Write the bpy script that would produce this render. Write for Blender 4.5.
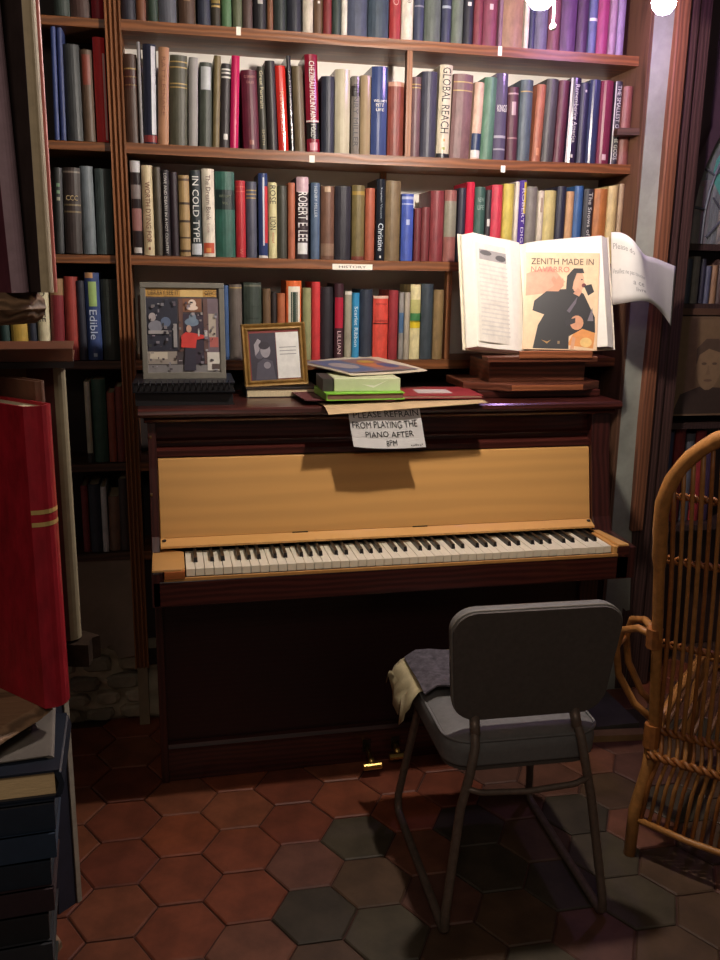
import bpy, math, random
from mathutils import Vector, Matrix
random.seed(11)
for o in list(bpy.data.objects): bpy.data.objects.remove(o, do_unlink=True)
S = bpy.context.scene
COL = S.collection

# ------------------------------------------------------------------ camera
F_PX = 877.8
CAM = Vector((-0.0241, -2.1563, 1.4560)); YAW, PITCH, ROLL = 0.21554, 0.23245, -0.01521
fwd = Vector((math.sin(YAW)*math.cos(PITCH), math.cos(YAW)*math.cos(PITCH), -math.sin(PITCH)))
rgt = Vector((math.cos(YAW), -math.sin(YAW), 0)); dwn = fwd.cross(rgt)
R2 = rgt*math.cos(ROLL)+dwn*math.sin(ROLL); D2 = dwn*math.cos(ROLL)-rgt*math.sin(ROLL)
cd = bpy.data.cameras.new('camera'); cam = bpy.data.objects.new('camera', cd); COL.objects.link(cam)
cd.sensor_fit = 'HORIZONTAL'; cd.sensor_width = 36; cd.lens = F_PX/720*36; cd.clip_start = 0.05
m = Matrix.Identity(4)
for i in range(3):
    m[i][0] = R2[i]; m[i][1] = -D2[i]; m[i][2] = -fwd[i]; m[i][3] = CAM[i]
cam.matrix_world = m; S.camera = cam

def ray(x, y): return R2*((x-360)/F_PX)+D2*((y-480)/F_PX)+fwd
def atY(x, y, Y):                                  # measured image point -> world point at depth plane Y
    d = ray(x, y); return CAM+d*((Y-CAM.y)/d.y)
def atZ(x, y, Z):
    d = ray(x, y); return CAM+d*((Z-CAM.z)/d.z)

# ------------------------------------------------------------------ world, light, exposure
W = bpy.data.worlds.new('world'); S.world = W; W.use_nodes = True
bg = W.node_tree.nodes['Background']; bg.inputs[0].default_value = (1.0, .86, .74, 1); bg.inputs[1].default_value = 0.045
def area(name, loc, target, size, power, color):
    l = bpy.data.lights.new(name, 'AREA'); l.energy = power; l.color = color; l.size = size
    o = bpy.data.objects.new(name, l); COL.objects.link(o); o.location = loc
    o.rotation_euler = (Vector(target)-Vector(loc)).to_track_quat('-Z', 'Y').to_euler(); return o
area('fill_light', (-0.2, -2.75, 2.55), (0.4, 0.2, 1.2), .5, 9, (1, .86, .72))  # unseen fill light added behind the camera
S.view_settings.view_transform = 'Standard'; S.view_settings.look = 'None'
S.view_settings.gamma = 1; S.view_settings.use_curve_mapping = False; S.view_settings.exposure = 0.0
BULB = 1480.0; FLARE_VIOLET = 185.0

# ------------------------------------------------------------------ materials
def lin(c):
    r = []
    for v in c[:3]:
        v = min(max(v/255, 0), 1); r.append(v/12.92 if v <= .04045 else ((v+.055)/1.055)**2.4)
    return tuple(r)
MATS = {}
def mat(color, rough=.6, var=.18, scale=30, bump=0., metal=0., kind='noise', gain=1., spec=.5, stretch=(1, 1, 1), coat=0.):
    key = (tuple(color), rough, var, scale, bump, metal, kind, gain, stretch, coat)
    if key in MATS: return MATS[key]
    M = bpy.data.materials.new('material_%03d' % len(MATS)); M.use_nodes = True; nt = M.node_tree; N = nt.nodes; L = nt.links
    b = N['Principled BSDF']; c = [min(.92, v*gain) for v in lin(color)]
    b.inputs['Roughness'].default_value = rough; b.inputs['Metallic'].default_value = metal
    b.inputs['Specular IOR Level'].default_value = spec
    if coat: b.inputs['Coat Weight'].default_value = coat; b.inputs['Coat Roughness'].default_value = .12
    tc = N.new('ShaderNodeTexCoord'); mp = N.new('ShaderNodeMapping'); mp.inputs['Scale'].default_value = stretch
    L.new(tc.outputs['Object'], mp.inputs['Vector'])
    n = N.new('ShaderNodeTexNoise'); n.inputs['Scale'].default_value = scale; n.inputs['Detail'].default_value = 5; n.inputs['Roughness'].default_value = .62
    L.new(mp.outputs[0], n.inputs['Vector'])
    src = n.outputs['Fac']
    if kind == 'wood':
        w = N.new('ShaderNodeTexWave'); w.wave_type = 'BANDS'; w.bands_direction = 'X' if stretch[0] > stretch[2] else 'Z'
        w.inputs['Scale'].default_value = scale*.35; w.inputs['Distortion'].default_value = 7; w.inputs['Detail'].default_value = 3
        L.new(mp.outputs[0], w.inputs['Vector'])
        mx = N.new('ShaderNodeMix'); mx.inputs[0].default_value = .55
        L.new(n.outputs['Fac'], mx.inputs[2]); L.new(w.outputs['Fac'], mx.inputs[3]); src = mx.outputs[0]
    cr = N.new('ShaderNodeValToRGB'); e = cr.color_ramp.elements
    e[0].position = .28; e[1].position = .74
    e[0].color = (*[v*(1-var) for v in c], 1); e[1].color = (*[min(.95, v*(1+var)) for v in c], 1)
    L.new(src, cr.inputs[0]); L.new(cr.outputs[0], b.inputs['Base Color'])
    if bump:
        bp = N.new('ShaderNodeBump'); bp.inputs['Strength'].default_value = bump; bp.inputs['Distance'].default_value = .004
        L.new(src, bp.inputs['Height']); L.new(bp.outputs[0], b.inputs['Normal'])
    MATS[key] = M; return M
def emat(color, strength):
    M = bpy.data.materials.new('glow'); M.use_nodes = True; nt = M.node_tree; nt.nodes.clear()
    o = nt.nodes.new('ShaderNodeOutputMaterial'); e = nt.nodes.new('ShaderNodeEmission')
    e.inputs[0].default_value = (*color, 1); e.inputs[1].default_value = strength; nt.links.new(e.outputs[0], o.inputs[0]); return M
def glass(color=(.8, .85, .82), rough=.08, alpha=.18):
    M = bpy.data.materials.new('pane_glass'); M.use_nodes = True; b = M.node_tree.nodes['Principled BSDF']
    b.inputs['Base Color'].default_value = (*color, 1); b.inputs['Roughness'].default_value = rough; b.inputs['Alpha'].default_value = alpha; return M

OAK = mat((120, 72, 38), .45, .28, 9, .15, kind='wood', stretch=(1.2, 6, 6))
OAKV = mat((130, 82, 48), .5, .18, 9, .15, kind='wood', stretch=(9, 6, .8))
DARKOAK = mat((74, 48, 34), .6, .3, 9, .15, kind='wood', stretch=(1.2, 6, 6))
MAHOG = mat((64, 27, 22), .3, .30, 8, .04, kind='wood', stretch=(1.0, 7, 7), coat=.25)
MAHOGV = mat((58, 25, 22), .32, .30, 8, .04, kind='wood', stretch=(8, 7, 1), coat=.2)
MAPLE = mat((216, 162, 96), .34, .045, 4, .0, kind='wood', stretch=(.6, 5, 5), coat=.25)
MAPLED = mat((170, 96, 48), .4, .15, 6, .02, kind='wood', stretch=(.6, 5, 5))
IVORY = mat((236, 228, 206), .3, .05, 40)
EBONY = mat((26, 22, 20), .35, .1, 40)
BRASS = mat((205, 168, 96), .28, .1, 30, metal=1.)
STEEL = mat((120, 104, 92), .42, .25, 60, metal=.4)
PAPER = mat((236, 230, 216), .8, .05, 60)
PAGES = mat((214, 196, 160), .85, .16, 260, .3, stretch=(4, .3, .3))
INK = mat((28, 26, 28), .7, .05)
BLACK = mat((22, 21, 24), .5, .15, 40)
RATTAN = mat((174, 118, 62), .42, .28, 45, .2)
RATTAND = mat((150, 92, 44), .45, .32, 60, .3)

# ------------------------------------------------------------------ mesh helpers
class MB:
    def __init__(s): s.v = []; s.f = []; s.m = []; s.cur = 0
    def add(s, vs, fs):
        o = len(s.v); s.v += [tuple(v) for v in vs]
        for f in fs: s.f.append(tuple(i+o for i in f)); s.m.append(s.cur)
        return s
    def box(s, x0, x1, y0, y1, z0, z1):
        return s.add([(x0, y0, z0), (x1, y0, z0), (x1, y1, z0), (x0, y1, z0), (x0, y0, z1), (x1, y0, z1), (x1, y1, z1), (x0, y1, z1)],
                     [(3, 2, 1, 0), (4, 5, 6, 7), (0, 1, 5, 4), (1, 2, 6, 5), (2, 3, 7, 6), (3, 0, 4, 7)])
    def hexa(s, p): # 8 corners bottom 4, top 4
        return s.add(p, [(3, 2, 1, 0), (4, 5, 6, 7), (0, 1, 5, 4), (1, 2, 6, 5), (2, 3, 7, 6), (3, 0, 4, 7)])
    def prism(s, poly, axis, a, b):
        n = len(poly)
        def mk(p, t):
            return {'x': (t, p[0], p[1]), 'y': (p[0], t, p[1]), 'z': (p[0], p[1], t)}[axis]
        vs = [mk(p, a) for p in poly]+[mk(p, b) for p in poly]
        fs = [tuple(range(n))[::-1], tuple(range(n, 2*n))]+[(i, (i+1) % n, n+(i+1) % n, n+i) for i in range(n)]
        return s.add(vs, fs)
    def tube(s, pts, r, n=8, closed=False):
        P = [Vector(p) for p in pts]; k = len(P); rs = r if isinstance(r, (list, tuple)) else [r]*k
        vs = []; up = None
        for i in range(k):
            if closed: t = (P[(i+1) % k]-P[i-1])
            else: t = P[min(i+1, k-1)]-P[max(i-1, 0)]
            t.normalize()
            if up is None:
                up = Vector((0, 0, 1)) if abs(t.z) < .9 else Vector((0, 1, 0))
            up = (up-t*up.dot(t))
            if up.length < 1e-5: up = t.orthogonal()
            up.normalize(); sd = t.cross(up)
            for j in range(n):
                a = 2*math.pi*j/n; vs.append(P[i]+(up*math.cos(a)+sd*math.sin(a))*rs[i])
        fs = []
        for i in range(k if closed else k-1):
            i2 = (i+1) % k
            for j in range(n): fs.append((i*n+j, i*n+(j+1) % n, i2*n+(j+1) % n, i2*n+j))
        if not closed: fs += [tuple(range(n))[::-1], tuple(range((k-1)*n, k*n))]
        return s.add(vs, fs)
    def lathe(s, prof, n=16, c=(0, 0, 0)):
        vs = []; k = len(prof)
        for r, z in prof:
            for j in range(n):
                a = 2*math.pi*j/n; vs.append((c[0]+r*math.cos(a), c[1]+r*math.sin(a), c[2]+z))
        fs = [(i*n+j, i*n+(j+1) % n, (i+1)*n+(j+1) % n, (i+1)*n+j) for i in range(k-1) for j in range(n)]
        fs += [tuple(range(n))[::-1], tuple(range((k-1)*n, k*n))]
        return s.add(vs, fs)
    def grid(s, rows):                                  # rows of points
        a = len(rows); b = len(rows[0])
        return s.add([p for r in rows for p in r], [(i*b+j, i*b+j+1, (i+1)*b+j+1, (i+1)*b+j) for i in range(a-1) for j in range(b-1)])
    def sheet(s, rows, t):                              # grid with thickness t along its own normals
        a = len(rows); b = len(rows[0]); R = [[Vector(p) for p in r] for r in rows]; B = []
        for i in range(a):
            q = []
            for j in range(b):
                u = R[i][min(j+1, b-1)]-R[i][max(j-1, 0)]; w = R[min(i+1, a-1)][j]-R[max(i-1, 0)][j]
                n = u.cross(w); n.normalize(); q.append(R[i][j]-n*t)
            B.append(q)
        o = a*b; vs = [p for r in R for p in r]+[p for r in B for p in r]; fs = []
        for i in range(a-1):
            for j in range(b-1):
                f = (i*b+j, i*b+j+1, (i+1)*b+j+1, (i+1)*b+j); fs.append(f); fs.append(tuple(o+q for q in f[::-1]))
        ring = [j for j in range(b)]+[i*b+b-1 for i in range(1, a)]+[(a-1)*b+j for j in range(b-2, -1, -1)]+[i*b for i in range(a-2, 0, -1)]
        for i in range(len(ring)):
            p, q = ring[i], ring[(i+1) % len(ring)]; fs.append((q, p, o+p, o+q))
        return s.add(vs, fs)
    def mesh(s, name, mats, smooth=False):
        me = bpy.data.meshes.new(name); me.from_pydata(s.v, [], s.f)
        mats = mats if isinstance(mats, (list, tuple)) else [mats]
        for q in mats: me.materials.append(q)
        if len(mats) > 1:
            for p, i in zip(me.polygons, s.m): p.material_index = i
        if smooth:
            for p in me.polygons: p.use_smooth = True
        me.update(); return me
    def build(s, name, mats, parent=None, world=True, smooth=False, bevel=0., seg=2):
        me = s.mesh(name, mats, smooth)
        if parent is not None and world:
            me.transform(origin(parent).inverted())
        return link(name, me, parent, bevel, seg)
def origin(o):
    M = o.matrix_basis.copy()
    while o.parent is not None: o = o.parent; M = o.matrix_basis @ M
    return M
def link(name, me, parent=None, bevel=0., seg=2):
    o = bpy.data.objects.new(name, me); COL.objects.link(o)
    if parent is not None: o.parent = parent
    if bevel:
        b = o.modifiers.new('bevel', 'BEVEL'); b.width = bevel; b.segments = seg; b.limit_method = 'ANGLE'; b.angle_limit = math.radians(40)
    return o
def tag(o, label, cat, group=None):
    o['label'] = label; o['category'] = cat
    if group: o['group'] = group
    return o
def thing(name, label, cat, loc=(0, 0, 0), rot=(0, 0, 0), group=None):
    o = bpy.data.objects.new(name, None); COL.objects.link(o); o.empty_display_size = .05
    o.location = loc; o.rotation_euler = rot; return tag(o, label, cat, group)
def struct(o, label=None):
    o['kind'] = 'structure'
    if label: o['label'] = label
    return o

def text_polys(s, shear=0):
    """flat mesh (verts2d, faces) of a line of lettering scaled to unit box"""
    cu = bpy.data.curves.new('txt', 'FONT'); cu.body = s; cu.resolution_u = 2; cu.fill_mode = 'FRONT'
    o = bpy.data.objects.new('txt', cu); COL.objects.link(o); bpy.context.view_layer.update()
    dg = bpy.context.evaluated_depsgraph_get(); me = bpy.data.meshes.new_from_object(o.evaluated_get(dg))
    vs = [(v.co.x, v.co.y) for v in me.vertices]; fs = [tuple(p.vertices) for p in me.polygons]
    bpy.data.objects.remove(o, do_unlink=True); bpy.data.curves.remove(cu); bpy.data.meshes.remove(me)
    x0 = min(v[0] for v in vs); x1 = max(v[0] for v in vs); y0 = min(v[1] for v in vs); y1 = max(v[1] for v in vs)
    return [((x-x0)/(x1-x0), (y-y0)/(y1-y0)) for x, y in vs], fs
def lettering(s, O, U, V, m_, parent, name='lettering', world=False, wob=0):
    """text filling the parallelogram O + a U + b V"""
    vs, fs = text_polys(s); O, U, V = Vector(O), Vector(U), Vector(V); mb = MB()
    mb.add([O+U*a+V*(b+wob*math.sin(a*9)) for a, b in vs], fs); return mb.build(name, m_, parent, world)
def patches(lst, O, U, V, Nrm, parent, name='print', step=.0003, world=False):
    """flat print: list of (polygon in unit coords, colour) stacked in order"""
    O, U, V, Nrm = Vector(O), Vector(U), Vector(V), Vector(Nrm).normalized(); mb = MB(); ms = []
    for i, e in enumerate(lst):
        poly, c = e[:2]; i = e[2] if len(e) > 2 else i
        mm = mat(c, .5, .12, 40); 
        if mm not in ms: ms.append(mm)
        mb.cur = ms.index(mm)
        vs = [O+U*a+V*b+Nrm*(step*(i+1)) for a, b in poly]; f = tuple(range(len(vs)))
        if U.cross(V).dot(Nrm) < 0: f = f[::-1]
        mb.add(vs, [f])
    return mb.build(name, ms, parent, world)
def rect(a, b, c, d): return [(a, c), (b, c), (b, d), (a, d)]
def ell(cx, cy, rx, ry, n=14): return [(cx+rx*math.cos(2*math.pi*i/n), cy+ry*math.sin(2*math.pi*i/n)) for i in range(n)]

# ------------------------------------------------------------------ floor of hexagonal tiles
GROUT = mat((74, 46, 38), .9, .25, 20, .3)
fl = struct(MB().box(-1.6, 2.6, -2.6, 1.2, -.06, -.006).build('floor', GROUT), 'red hexagonal terracotta tile floor, darker towards the chairs')
WT = .1775; hexm = []
def hex_mesh(k):
    mb = MB(); r = (WT-.004)/math.sqrt(3); rr = r-.004; n = 6; rnd = random.Random(k)
    a0 = [math.radians(60*i+rnd.uniform(-.8, .8)) for i in range(6)]
    vs = [(r*math.cos(a), r*math.sin(a), -.012) for a in a0]+[(r*math.cos(a), r*math.sin(a), -.003) for a in a0]+[(rr*math.cos(a), rr*math.sin(a), 0) for a in a0]
    fs = [(i, (i+1) % 6, 6+(i+1) % 6, 6+i) for i in range(6)]+[(6+i, 6+(i+1) % 6, 12+(i+1) % 6, 12+i) for i in range(6)]+[tuple(range(12, 18))]
    return mb.add(vs, fs)
TC = dict(red=[(122, 64, 42), (130, 67, 42), (112, 57, 39), (124, 70, 47)], mid=[(104, 67, 53), (114, 71, 53), (94, 62, 51)], dark=[(64, 55, 43), (74, 64, 50), (84, 62, 46)])
tm = {}
for k, cs in TC.items():
    for i, c in enumerate(cs): tm[(k, i)] = hex_mesh(i).mesh('tile', mat(c, .5, .42, 10, .35))
tn = 0
for ci in range(-8, 13):
    for ri in range(-7, 7):
        x = .264+ci*WT*.866; y = -.420+ri*WT+(ci % 2)*WT*.5
        a = math.radians(-1.2); dx, dy = x-.264, y+.42
        x, y = .264+dx*math.cos(a)-dy*math.sin(a), -.42+dx*math.sin(a)+dy*math.cos(a)
        if not (-.75 < x < 2.1 and -1.25 < y < .62): continue
        d = (x-.15)*.55-(y+.10)*.9           # red tiles by the piano, darker ones out in the room
        r = random.random(); s_ = d+random.uniform(-.14, .14)
        kd = 'red' if s_ < .22 else ('mid' if s_ < .36 else ('dark' if r < .55 else 'mid'))
        if ci == 0 and ri == 0: kd = 'dark'
        if ci == 0 and ri == 1: kd = 'mid'
        if ci == 1 and ri == 1: kd = 'dark'
        if ci == -1 and ri == 0: kd = 'red'
        o = link('floor_tile', tm[(kd, random.randrange(len(TC[kd])))], fl)
        o.location = (x, y, random.uniform(-.0012, .0008)); o.rotation_euler = (random.uniform(-.006, .006), random.uniform(-.006, .006), a+math.pi/3*random.randrange(6))

# ------------------------------------------------------------------ walls
PLASTER = mat((232, 227, 220), .85, .08, 6, .1)
GREYPL = mat((150, 152, 140), .85, .22, 9, .3)
STONE = mat((176, 162, 138), .9, .38, 11, 1.)
struct(MB().box(-1.6, 1.44, .765, .86, .62, 2.9).build('wall_back', PLASTER), 'off-white plaster wall behind the bookshelves')
# rough rubble wall below the bookcase, its face uneven
rows = []
rnd = random.Random(4)
for i in range(19):
    z = .34*i/18; r = []
    for j in range(70):
        x = -.75+2.19*j/69; r.append((x, .602+.010*math.sin(x*31+z*40)+.010*math.sin(z*61+x*17)+rnd.uniform(-.004, .004), z))
    rows.append(r)
wl = struct(MB().sheet(rows, .12).build('wall_lower', STONE, smooth=True), 'rough rubble stone wall below the bookcase')
zc = .006
for ci in range(5):                                  # the rubble stones that show, each bulging out of the mortar
    hh = rnd.uniform(.045, .062); x = -.62-rnd.uniform(0, .06)
    while x < -.135:
        ww = rnd.uniform(.07, .13); cx, cz = x+ww/2, zc+hh/2; ring = []
        for k in range(9):
            a = 2*math.pi*k/9; q = rnd.uniform(.86, 1.04)
            ca, sa = math.cos(a), math.sin(a); ring.append((cx+ww*.47*q*math.copysign(abs(ca)**.6, ca), cz+hh*.46*q*math.copysign(abs(sa)**.6, sa)))
        yf = .578+rnd.uniform(-.006, .006); vs = [(p[0], .625, p[1]) for p in ring]+[(p[0], yf+.010, p[1]) for p in ring]+[(cx+(p[0]-cx)*.72, yf, cz+(p[1]-cz)*.72) for p in ring]
        fs = [(b*9+k, b*9+(k+1) % 9, (b+1)*9+(k+1) % 9, (b+1)*9+k) for b in (0, 1) for k in range(9)]+[tuple(range(18, 27))]
        g0 = rnd.choice(((158, 144, 122), (140, 130, 112), (170, 156, 134), (128, 116, 100)))
        MB().add(vs, fs).build('stone', mat(g0, .9, .3, 16, .7), wl); x += ww+.008
    zc += hh+.006
# pier and timber posts at the right
rows = []
for i in range(19):
    z = 2.9*i/18; w = .055*max(0, 1-z/.75)
    rows.append([(1.448, .52, z), (1.449, .50+.003*math.sin(z*9), z), (1.512+w, .50+.004*math.sin(z*7+1), z), (1.516+w, .62, z)])
struct(MB().grid(rows).build('wall_right', GREYPL), 'narrow grey plaster pier beside the bookcase')
struct(MB().box(1.512, 1.556, .478, .60, .60, 2.9).build('trim_1', mat((120, 74, 50), .6, .3, 8, .2, kind='wood', stretch=(9, 6, .8)), bevel=.006), 'brown timber post beside the grey plaster pier')
jam = MB().box(1.556, 1.60, .50, .60, 0, 2.9); jam.box(1.60, 1.652, .515, .60, 0, 2.9); jam.box(1.512, 1.556, .50, .60, 0, .60)
struct(jam.build('trim_2', mat((70, 46, 42), .55, .3, 8, .2, kind='wood', stretch=(9, 6, .8)), bevel=.005), 'dark stepped door jamb beside the brown post')
struct(MB().box(1.60, 2.6, .84, .92, 0, 2.9).build('wall_far', mat((52, 42, 40), .9)), 'dark wall behind the glazed cabinet')
# low timber sill on the floor beside the piano
struct(MB().prism([(1.255, .17), (1.44, .15), (1.445, .19), (1.255, .21)], 'z', 0, .022).build('trim_3', mat((168, 134, 92), .6, .25, 12, .2)), 'pale wooden strip on the floor right of the piano')
struct(MB().box(1.27, 1.446, .21, .60, 0, .03).build('trim_4', mat((96, 92, 84), .9, .2, 9, .3)), 'grey mortar step behind the pale floor strip')

# ------------------------------------------------------------------ bookcase
YF, YB = .55, .765
SH = [2.092, 1.774, 1.467, 1.162, .852, .567]        # undersides
TH = .028
bc = thing('bookcase', 'tall fixed oak bookcase behind the piano with fluted uprights', 'bookcase', (.6, .66, 0))
# fluted upright
def fluted(x0, x1, z0, z1):
    mb = MB(); w = x1-x0
    prof = [(0, 0), (.10, 0), (.13, .006), (.20, .009), (.27, .006), (.30, 0), (.40, 0), (.43, .006), (.50, .009), (.57, .006), (.60, 0), (.70, 0), (.73, .006), (.80, .009), (.87, .006), (.90, 0), (1, 0)]
    poly = [(x0+w*a, YF-.012+b) for a, b in prof]+[(x1, YB), (x0, YB)]
    return mb.prism(poly, 'z', z0, z1)
fluted(-.163, -.121, .205, 2.6).build('upright', OAKV, bc)
MB().box(-.158, -.126, YF, .60, 0, .205).build('post_foot', mat((140, 122, 98), .8, .2, 12, .3), bc)
MB().box(1.436, 1.4475, YF-.05, YB, .03, 2.6).build('upright', mat((96, 66, 48), .6, .3, 9, .15, kind='wood', stretch=(9, 6, .8)), bc)
MB().box(-.78, -.755, YF, YB, .3, 2.6).build('upright', DARKOAK, bc)
for i, z in enumerate(SH):
    sag = .004 if i else 0
    if i < 4 or True:
        x1 = 1.435
        if i == 1 or i == 2:
            pts = []
        mb = MB(); n = 8
        rows_ = [[(-.121+(x1+.121)*k/n, y, zz-sag*math.sin(math.pi*k/n)) for k in range(n+1)] for y, zz in ((YB, z+TH), (YF, z+TH), (YF, z), (YB, z), (YB, z+TH))]
        mb.grid(rows_); mb.build('shelf', OAK, bc)
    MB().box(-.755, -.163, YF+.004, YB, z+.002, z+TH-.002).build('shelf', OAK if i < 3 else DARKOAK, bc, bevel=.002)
MB().box(-.121, 1.436, .64, YB-.004, .345, .56).build('lower_panel', mat((44, 34, 32), .7, .2, 10), bc)  # dark board added to hide lit wall in the gap beside the piano
MB().box(-.121, 1.436, .575, .595, .20, .56).build('shade_board', mat((44, 34, 32), .7, .2, 10), bc)  # added dark board, covers the lit top of the stone wall
MB().box(-.121, 1.436, .725, YB-.004, .56, 1.162).build('back_panel', mat((44, 34, 32), .7, .2, 10), bc)  # added dark panel, stands in for shade over the pale wall here
MB().box(-.755, -.163, YB-.022, YB-.004, .58, 2.6).build('back_panel', mat((44, 34, 32), .7, .2, 10), bc)  # dark colour stands in for the shade inside the side bay
MB().prism([(-.755, .567), (-.755, .30), (-.5, .31), (-.38, .285), (-.30, .30), (-.262, .27), (-.235, .285), (-.215, .235), (-.163, .24), (-.163, .567)], 'y', .562, .585).build('plinth_board', mat((134, 118, 104), .8, .2, 8, .2), bc)
for x, z0, z1, y0 in ((.6925, SH[1]+TH, SH[0], YF+.004), (.664, SH[2]+TH, SH[1], YB-.03), (.845, SH[3]+TH, SH[2], YF+.02)):
    MB().box(x, x+.017, y0, y0+.026, z0-.004, z1).build('divider_post', OAKV, bc)
MB().prism([(1.365, YF-.03), (1.435, YF-.04), (1.435, YF+.004), (1.37, YF+.004)], 'z', 1.885, 1.905).build('bracket', DARKOAK, bc)
def sticker(px, py, w, h, s=None):
    p = atY(px, py, YF-.0006); st = MB().box(p.x-w/2, p.x+w/2, YF-.0012, YF-.0002, p.z-h/2, p.z+h/2).build('shelf_label', PAPER, bc)
    if s: lettering(s, (p.x-w*.34, YF-.0016, p.z-h*.2), (w*.68, 0, 0), (0, 0, h*.42), INK, st, world=True)
sticker(238.5, 31, .013, .022); sticker(312, 159, .016, .020); sticker(503, 169, .014, .020); sticker(352.5, 267, .125, .017, 'HISTORY'); sticker(500, 51, .012, .026)

# ------------------------------------------------------------------ books
ORD = ['zeroth', 'first', 'second', 'third', 'fourth', 'fifth', 'sixth', 'seventh', 'eighth', 'ninth', 'tenth', 'eleventh', 'twelfth', 'thirteenth', 'fourteenth', 'fifteenth', 'sixteenth', 'seventeenth', 'eighteenth', 'nineteenth', 'twentieth']
TENS = {2: 'twenty', 3: 'thirty', 4: 'forty'}; TENTH = {2: 'twentieth', 3: 'thirtieth', 4: 'fortieth'}
def ordinal(n):
    if n <= 20: return ORD[n]
    return TENTH[n//10] if n % 10 == 0 else TENS[n//10]+'-'+ORD[n % 10]
def spine_curve(w, off=0., n=7, rnd=.25):
    pts = []
    for i in range(n):
        a = -1+2*i/(n-1); d = min(.010, w*rnd)
        pts.append((a*(w/2+off), d*(a*a)-off-(0 if abs(a) < 1 else -off)))
    return pts
def spine_wrap(w, z0, z1, off=.0005, x0=-1., x1=1., n=7):
    d = min(.010, w*.25); top = []; bot = []
    for i in range(n):
        a = x0+(x1-x0)*i/(n-1); p = (a*w/2*.998, d*a*a-off); top.append((p[0], p[1], z1)); bot.append((p[0], p[1], z0))
    return MB().grid([bot, top])
def book(label, loc, w, h, d, col, lean=0., rz=0., gloss=False, decor=(), gain=1., group=None, name='book', pages=None, rx=0., rough=None):
    rot = (rx, lean, rz)
    o = thing(name, label, 'book', (loc[0], loc[1], loc[2]+abs(math.sin(lean))*w/2), rot, group)
    t = min(.0028, w*.16)
    rg = rough if rough is not None else (.2 if gloss else .5)
    cm = mat(col, rg, .14 if gloss else .30, 28 if gloss else 45, 0 if gloss else .25, gain=gain, stretch=(1, 1, .45))
    out = [(-w/2, d)]+spine_curve(w)+[(w/2, d)]
    inn = [(-w/2+t, d)]+[(x*(w/2-t)/(w/2), y+t) for x, y in spine_curve(w)]+[(w/2-t, d)]
    k = len(out); mb = MB()
    vs = [(x, y, 0) for x, y in out]+[(x, y, h) for x, y in out]+[(x, y, 0) for x, y in inn]+[(x, y, h) for x, y in inn]
    fs = []
    for i in range(k-1):
        fs += [(i, i+1, k+i+1, k+i), (2*k+i+1, 2*k+i, 3*k+i, 3*k+i+1), (k+i, k+i+1, 3*k+i+1, 3*k+i), (2*k+i, 2*k+i+1, i+1, i)]
    fs += [(0, k, 3*k, 2*k), (k-1, 3*k-1, 4*k-1, 2*k-1)]
    mb.add(vs, fs).build('cover', cm, o, False)
    iy = min(.010, w*.25)+t
    MB().box(-w/2+t, w/2-t, iy, d-.004, .003, h-.004).build('pages', pages or PAGES, o, False)
    for e in decor:
        if e[0] == 'band':
            spine_wrap(w, h*e[1], h*e[2], .0006).build('band', mat(e[3], (.7 if e[2]-e[1] > .9 else .4) if not gloss else .22, .15, 60, gain=gain), o, False)
        elif e[0] == 'rib':
            for q in e[1]: spine_wrap(w, h*q-.0016, h*q+.0016, .0016).build('raised_band', cm if len(e) < 3 else mat(e[2], .4, .2, 60, gain=gain), o, False)
        elif e[0] == 'patch':
            spine_wrap(w, h*e[1], h*e[2], .0008, e[3], e[4]).build('spine_label_or_glint', mat(e[5], .4, .12, 50, gain=gain), o, False)
        elif e[0] == 'text':      # ('text', s, zlo, zhi, frac_width, colour, [upwards])
            fw = e[4]*w; zl, zh = h*e[2], h*e[3]; c = mat(e[5], .5, .05, 50, gain=gain)
            if len(e) > 6: lettering(e[1], (fw/2, -.0012, zl), (0, 0, zh-zl), (-fw, 0, 0), c, o)
            else: lettering(e[1], (-fw/2, -.0012, zh), (0, 0, zl-zh), (fw, 0, 0), c, o)
        elif e[0] == 'line':      # short text across the spine
            fw = e[4]*w; lettering(e[1], (-fw/2, -.0012, h*e[2]), (fw, 0, 0), (0, 0, h*(e[3]-e[2])), mat(e[5], .5, .05, 50, gain=gain), o)
    return o

GOLD = (190, 160, 96); WHT = (226, 222, 214)
def gilt(*zs): return tuple(('band', z, z+.014, GOLD) for z in zs)
def silv(*zs): return tuple(('band', z, z+.018, (190, 186, 178)) for z in zs)

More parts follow.
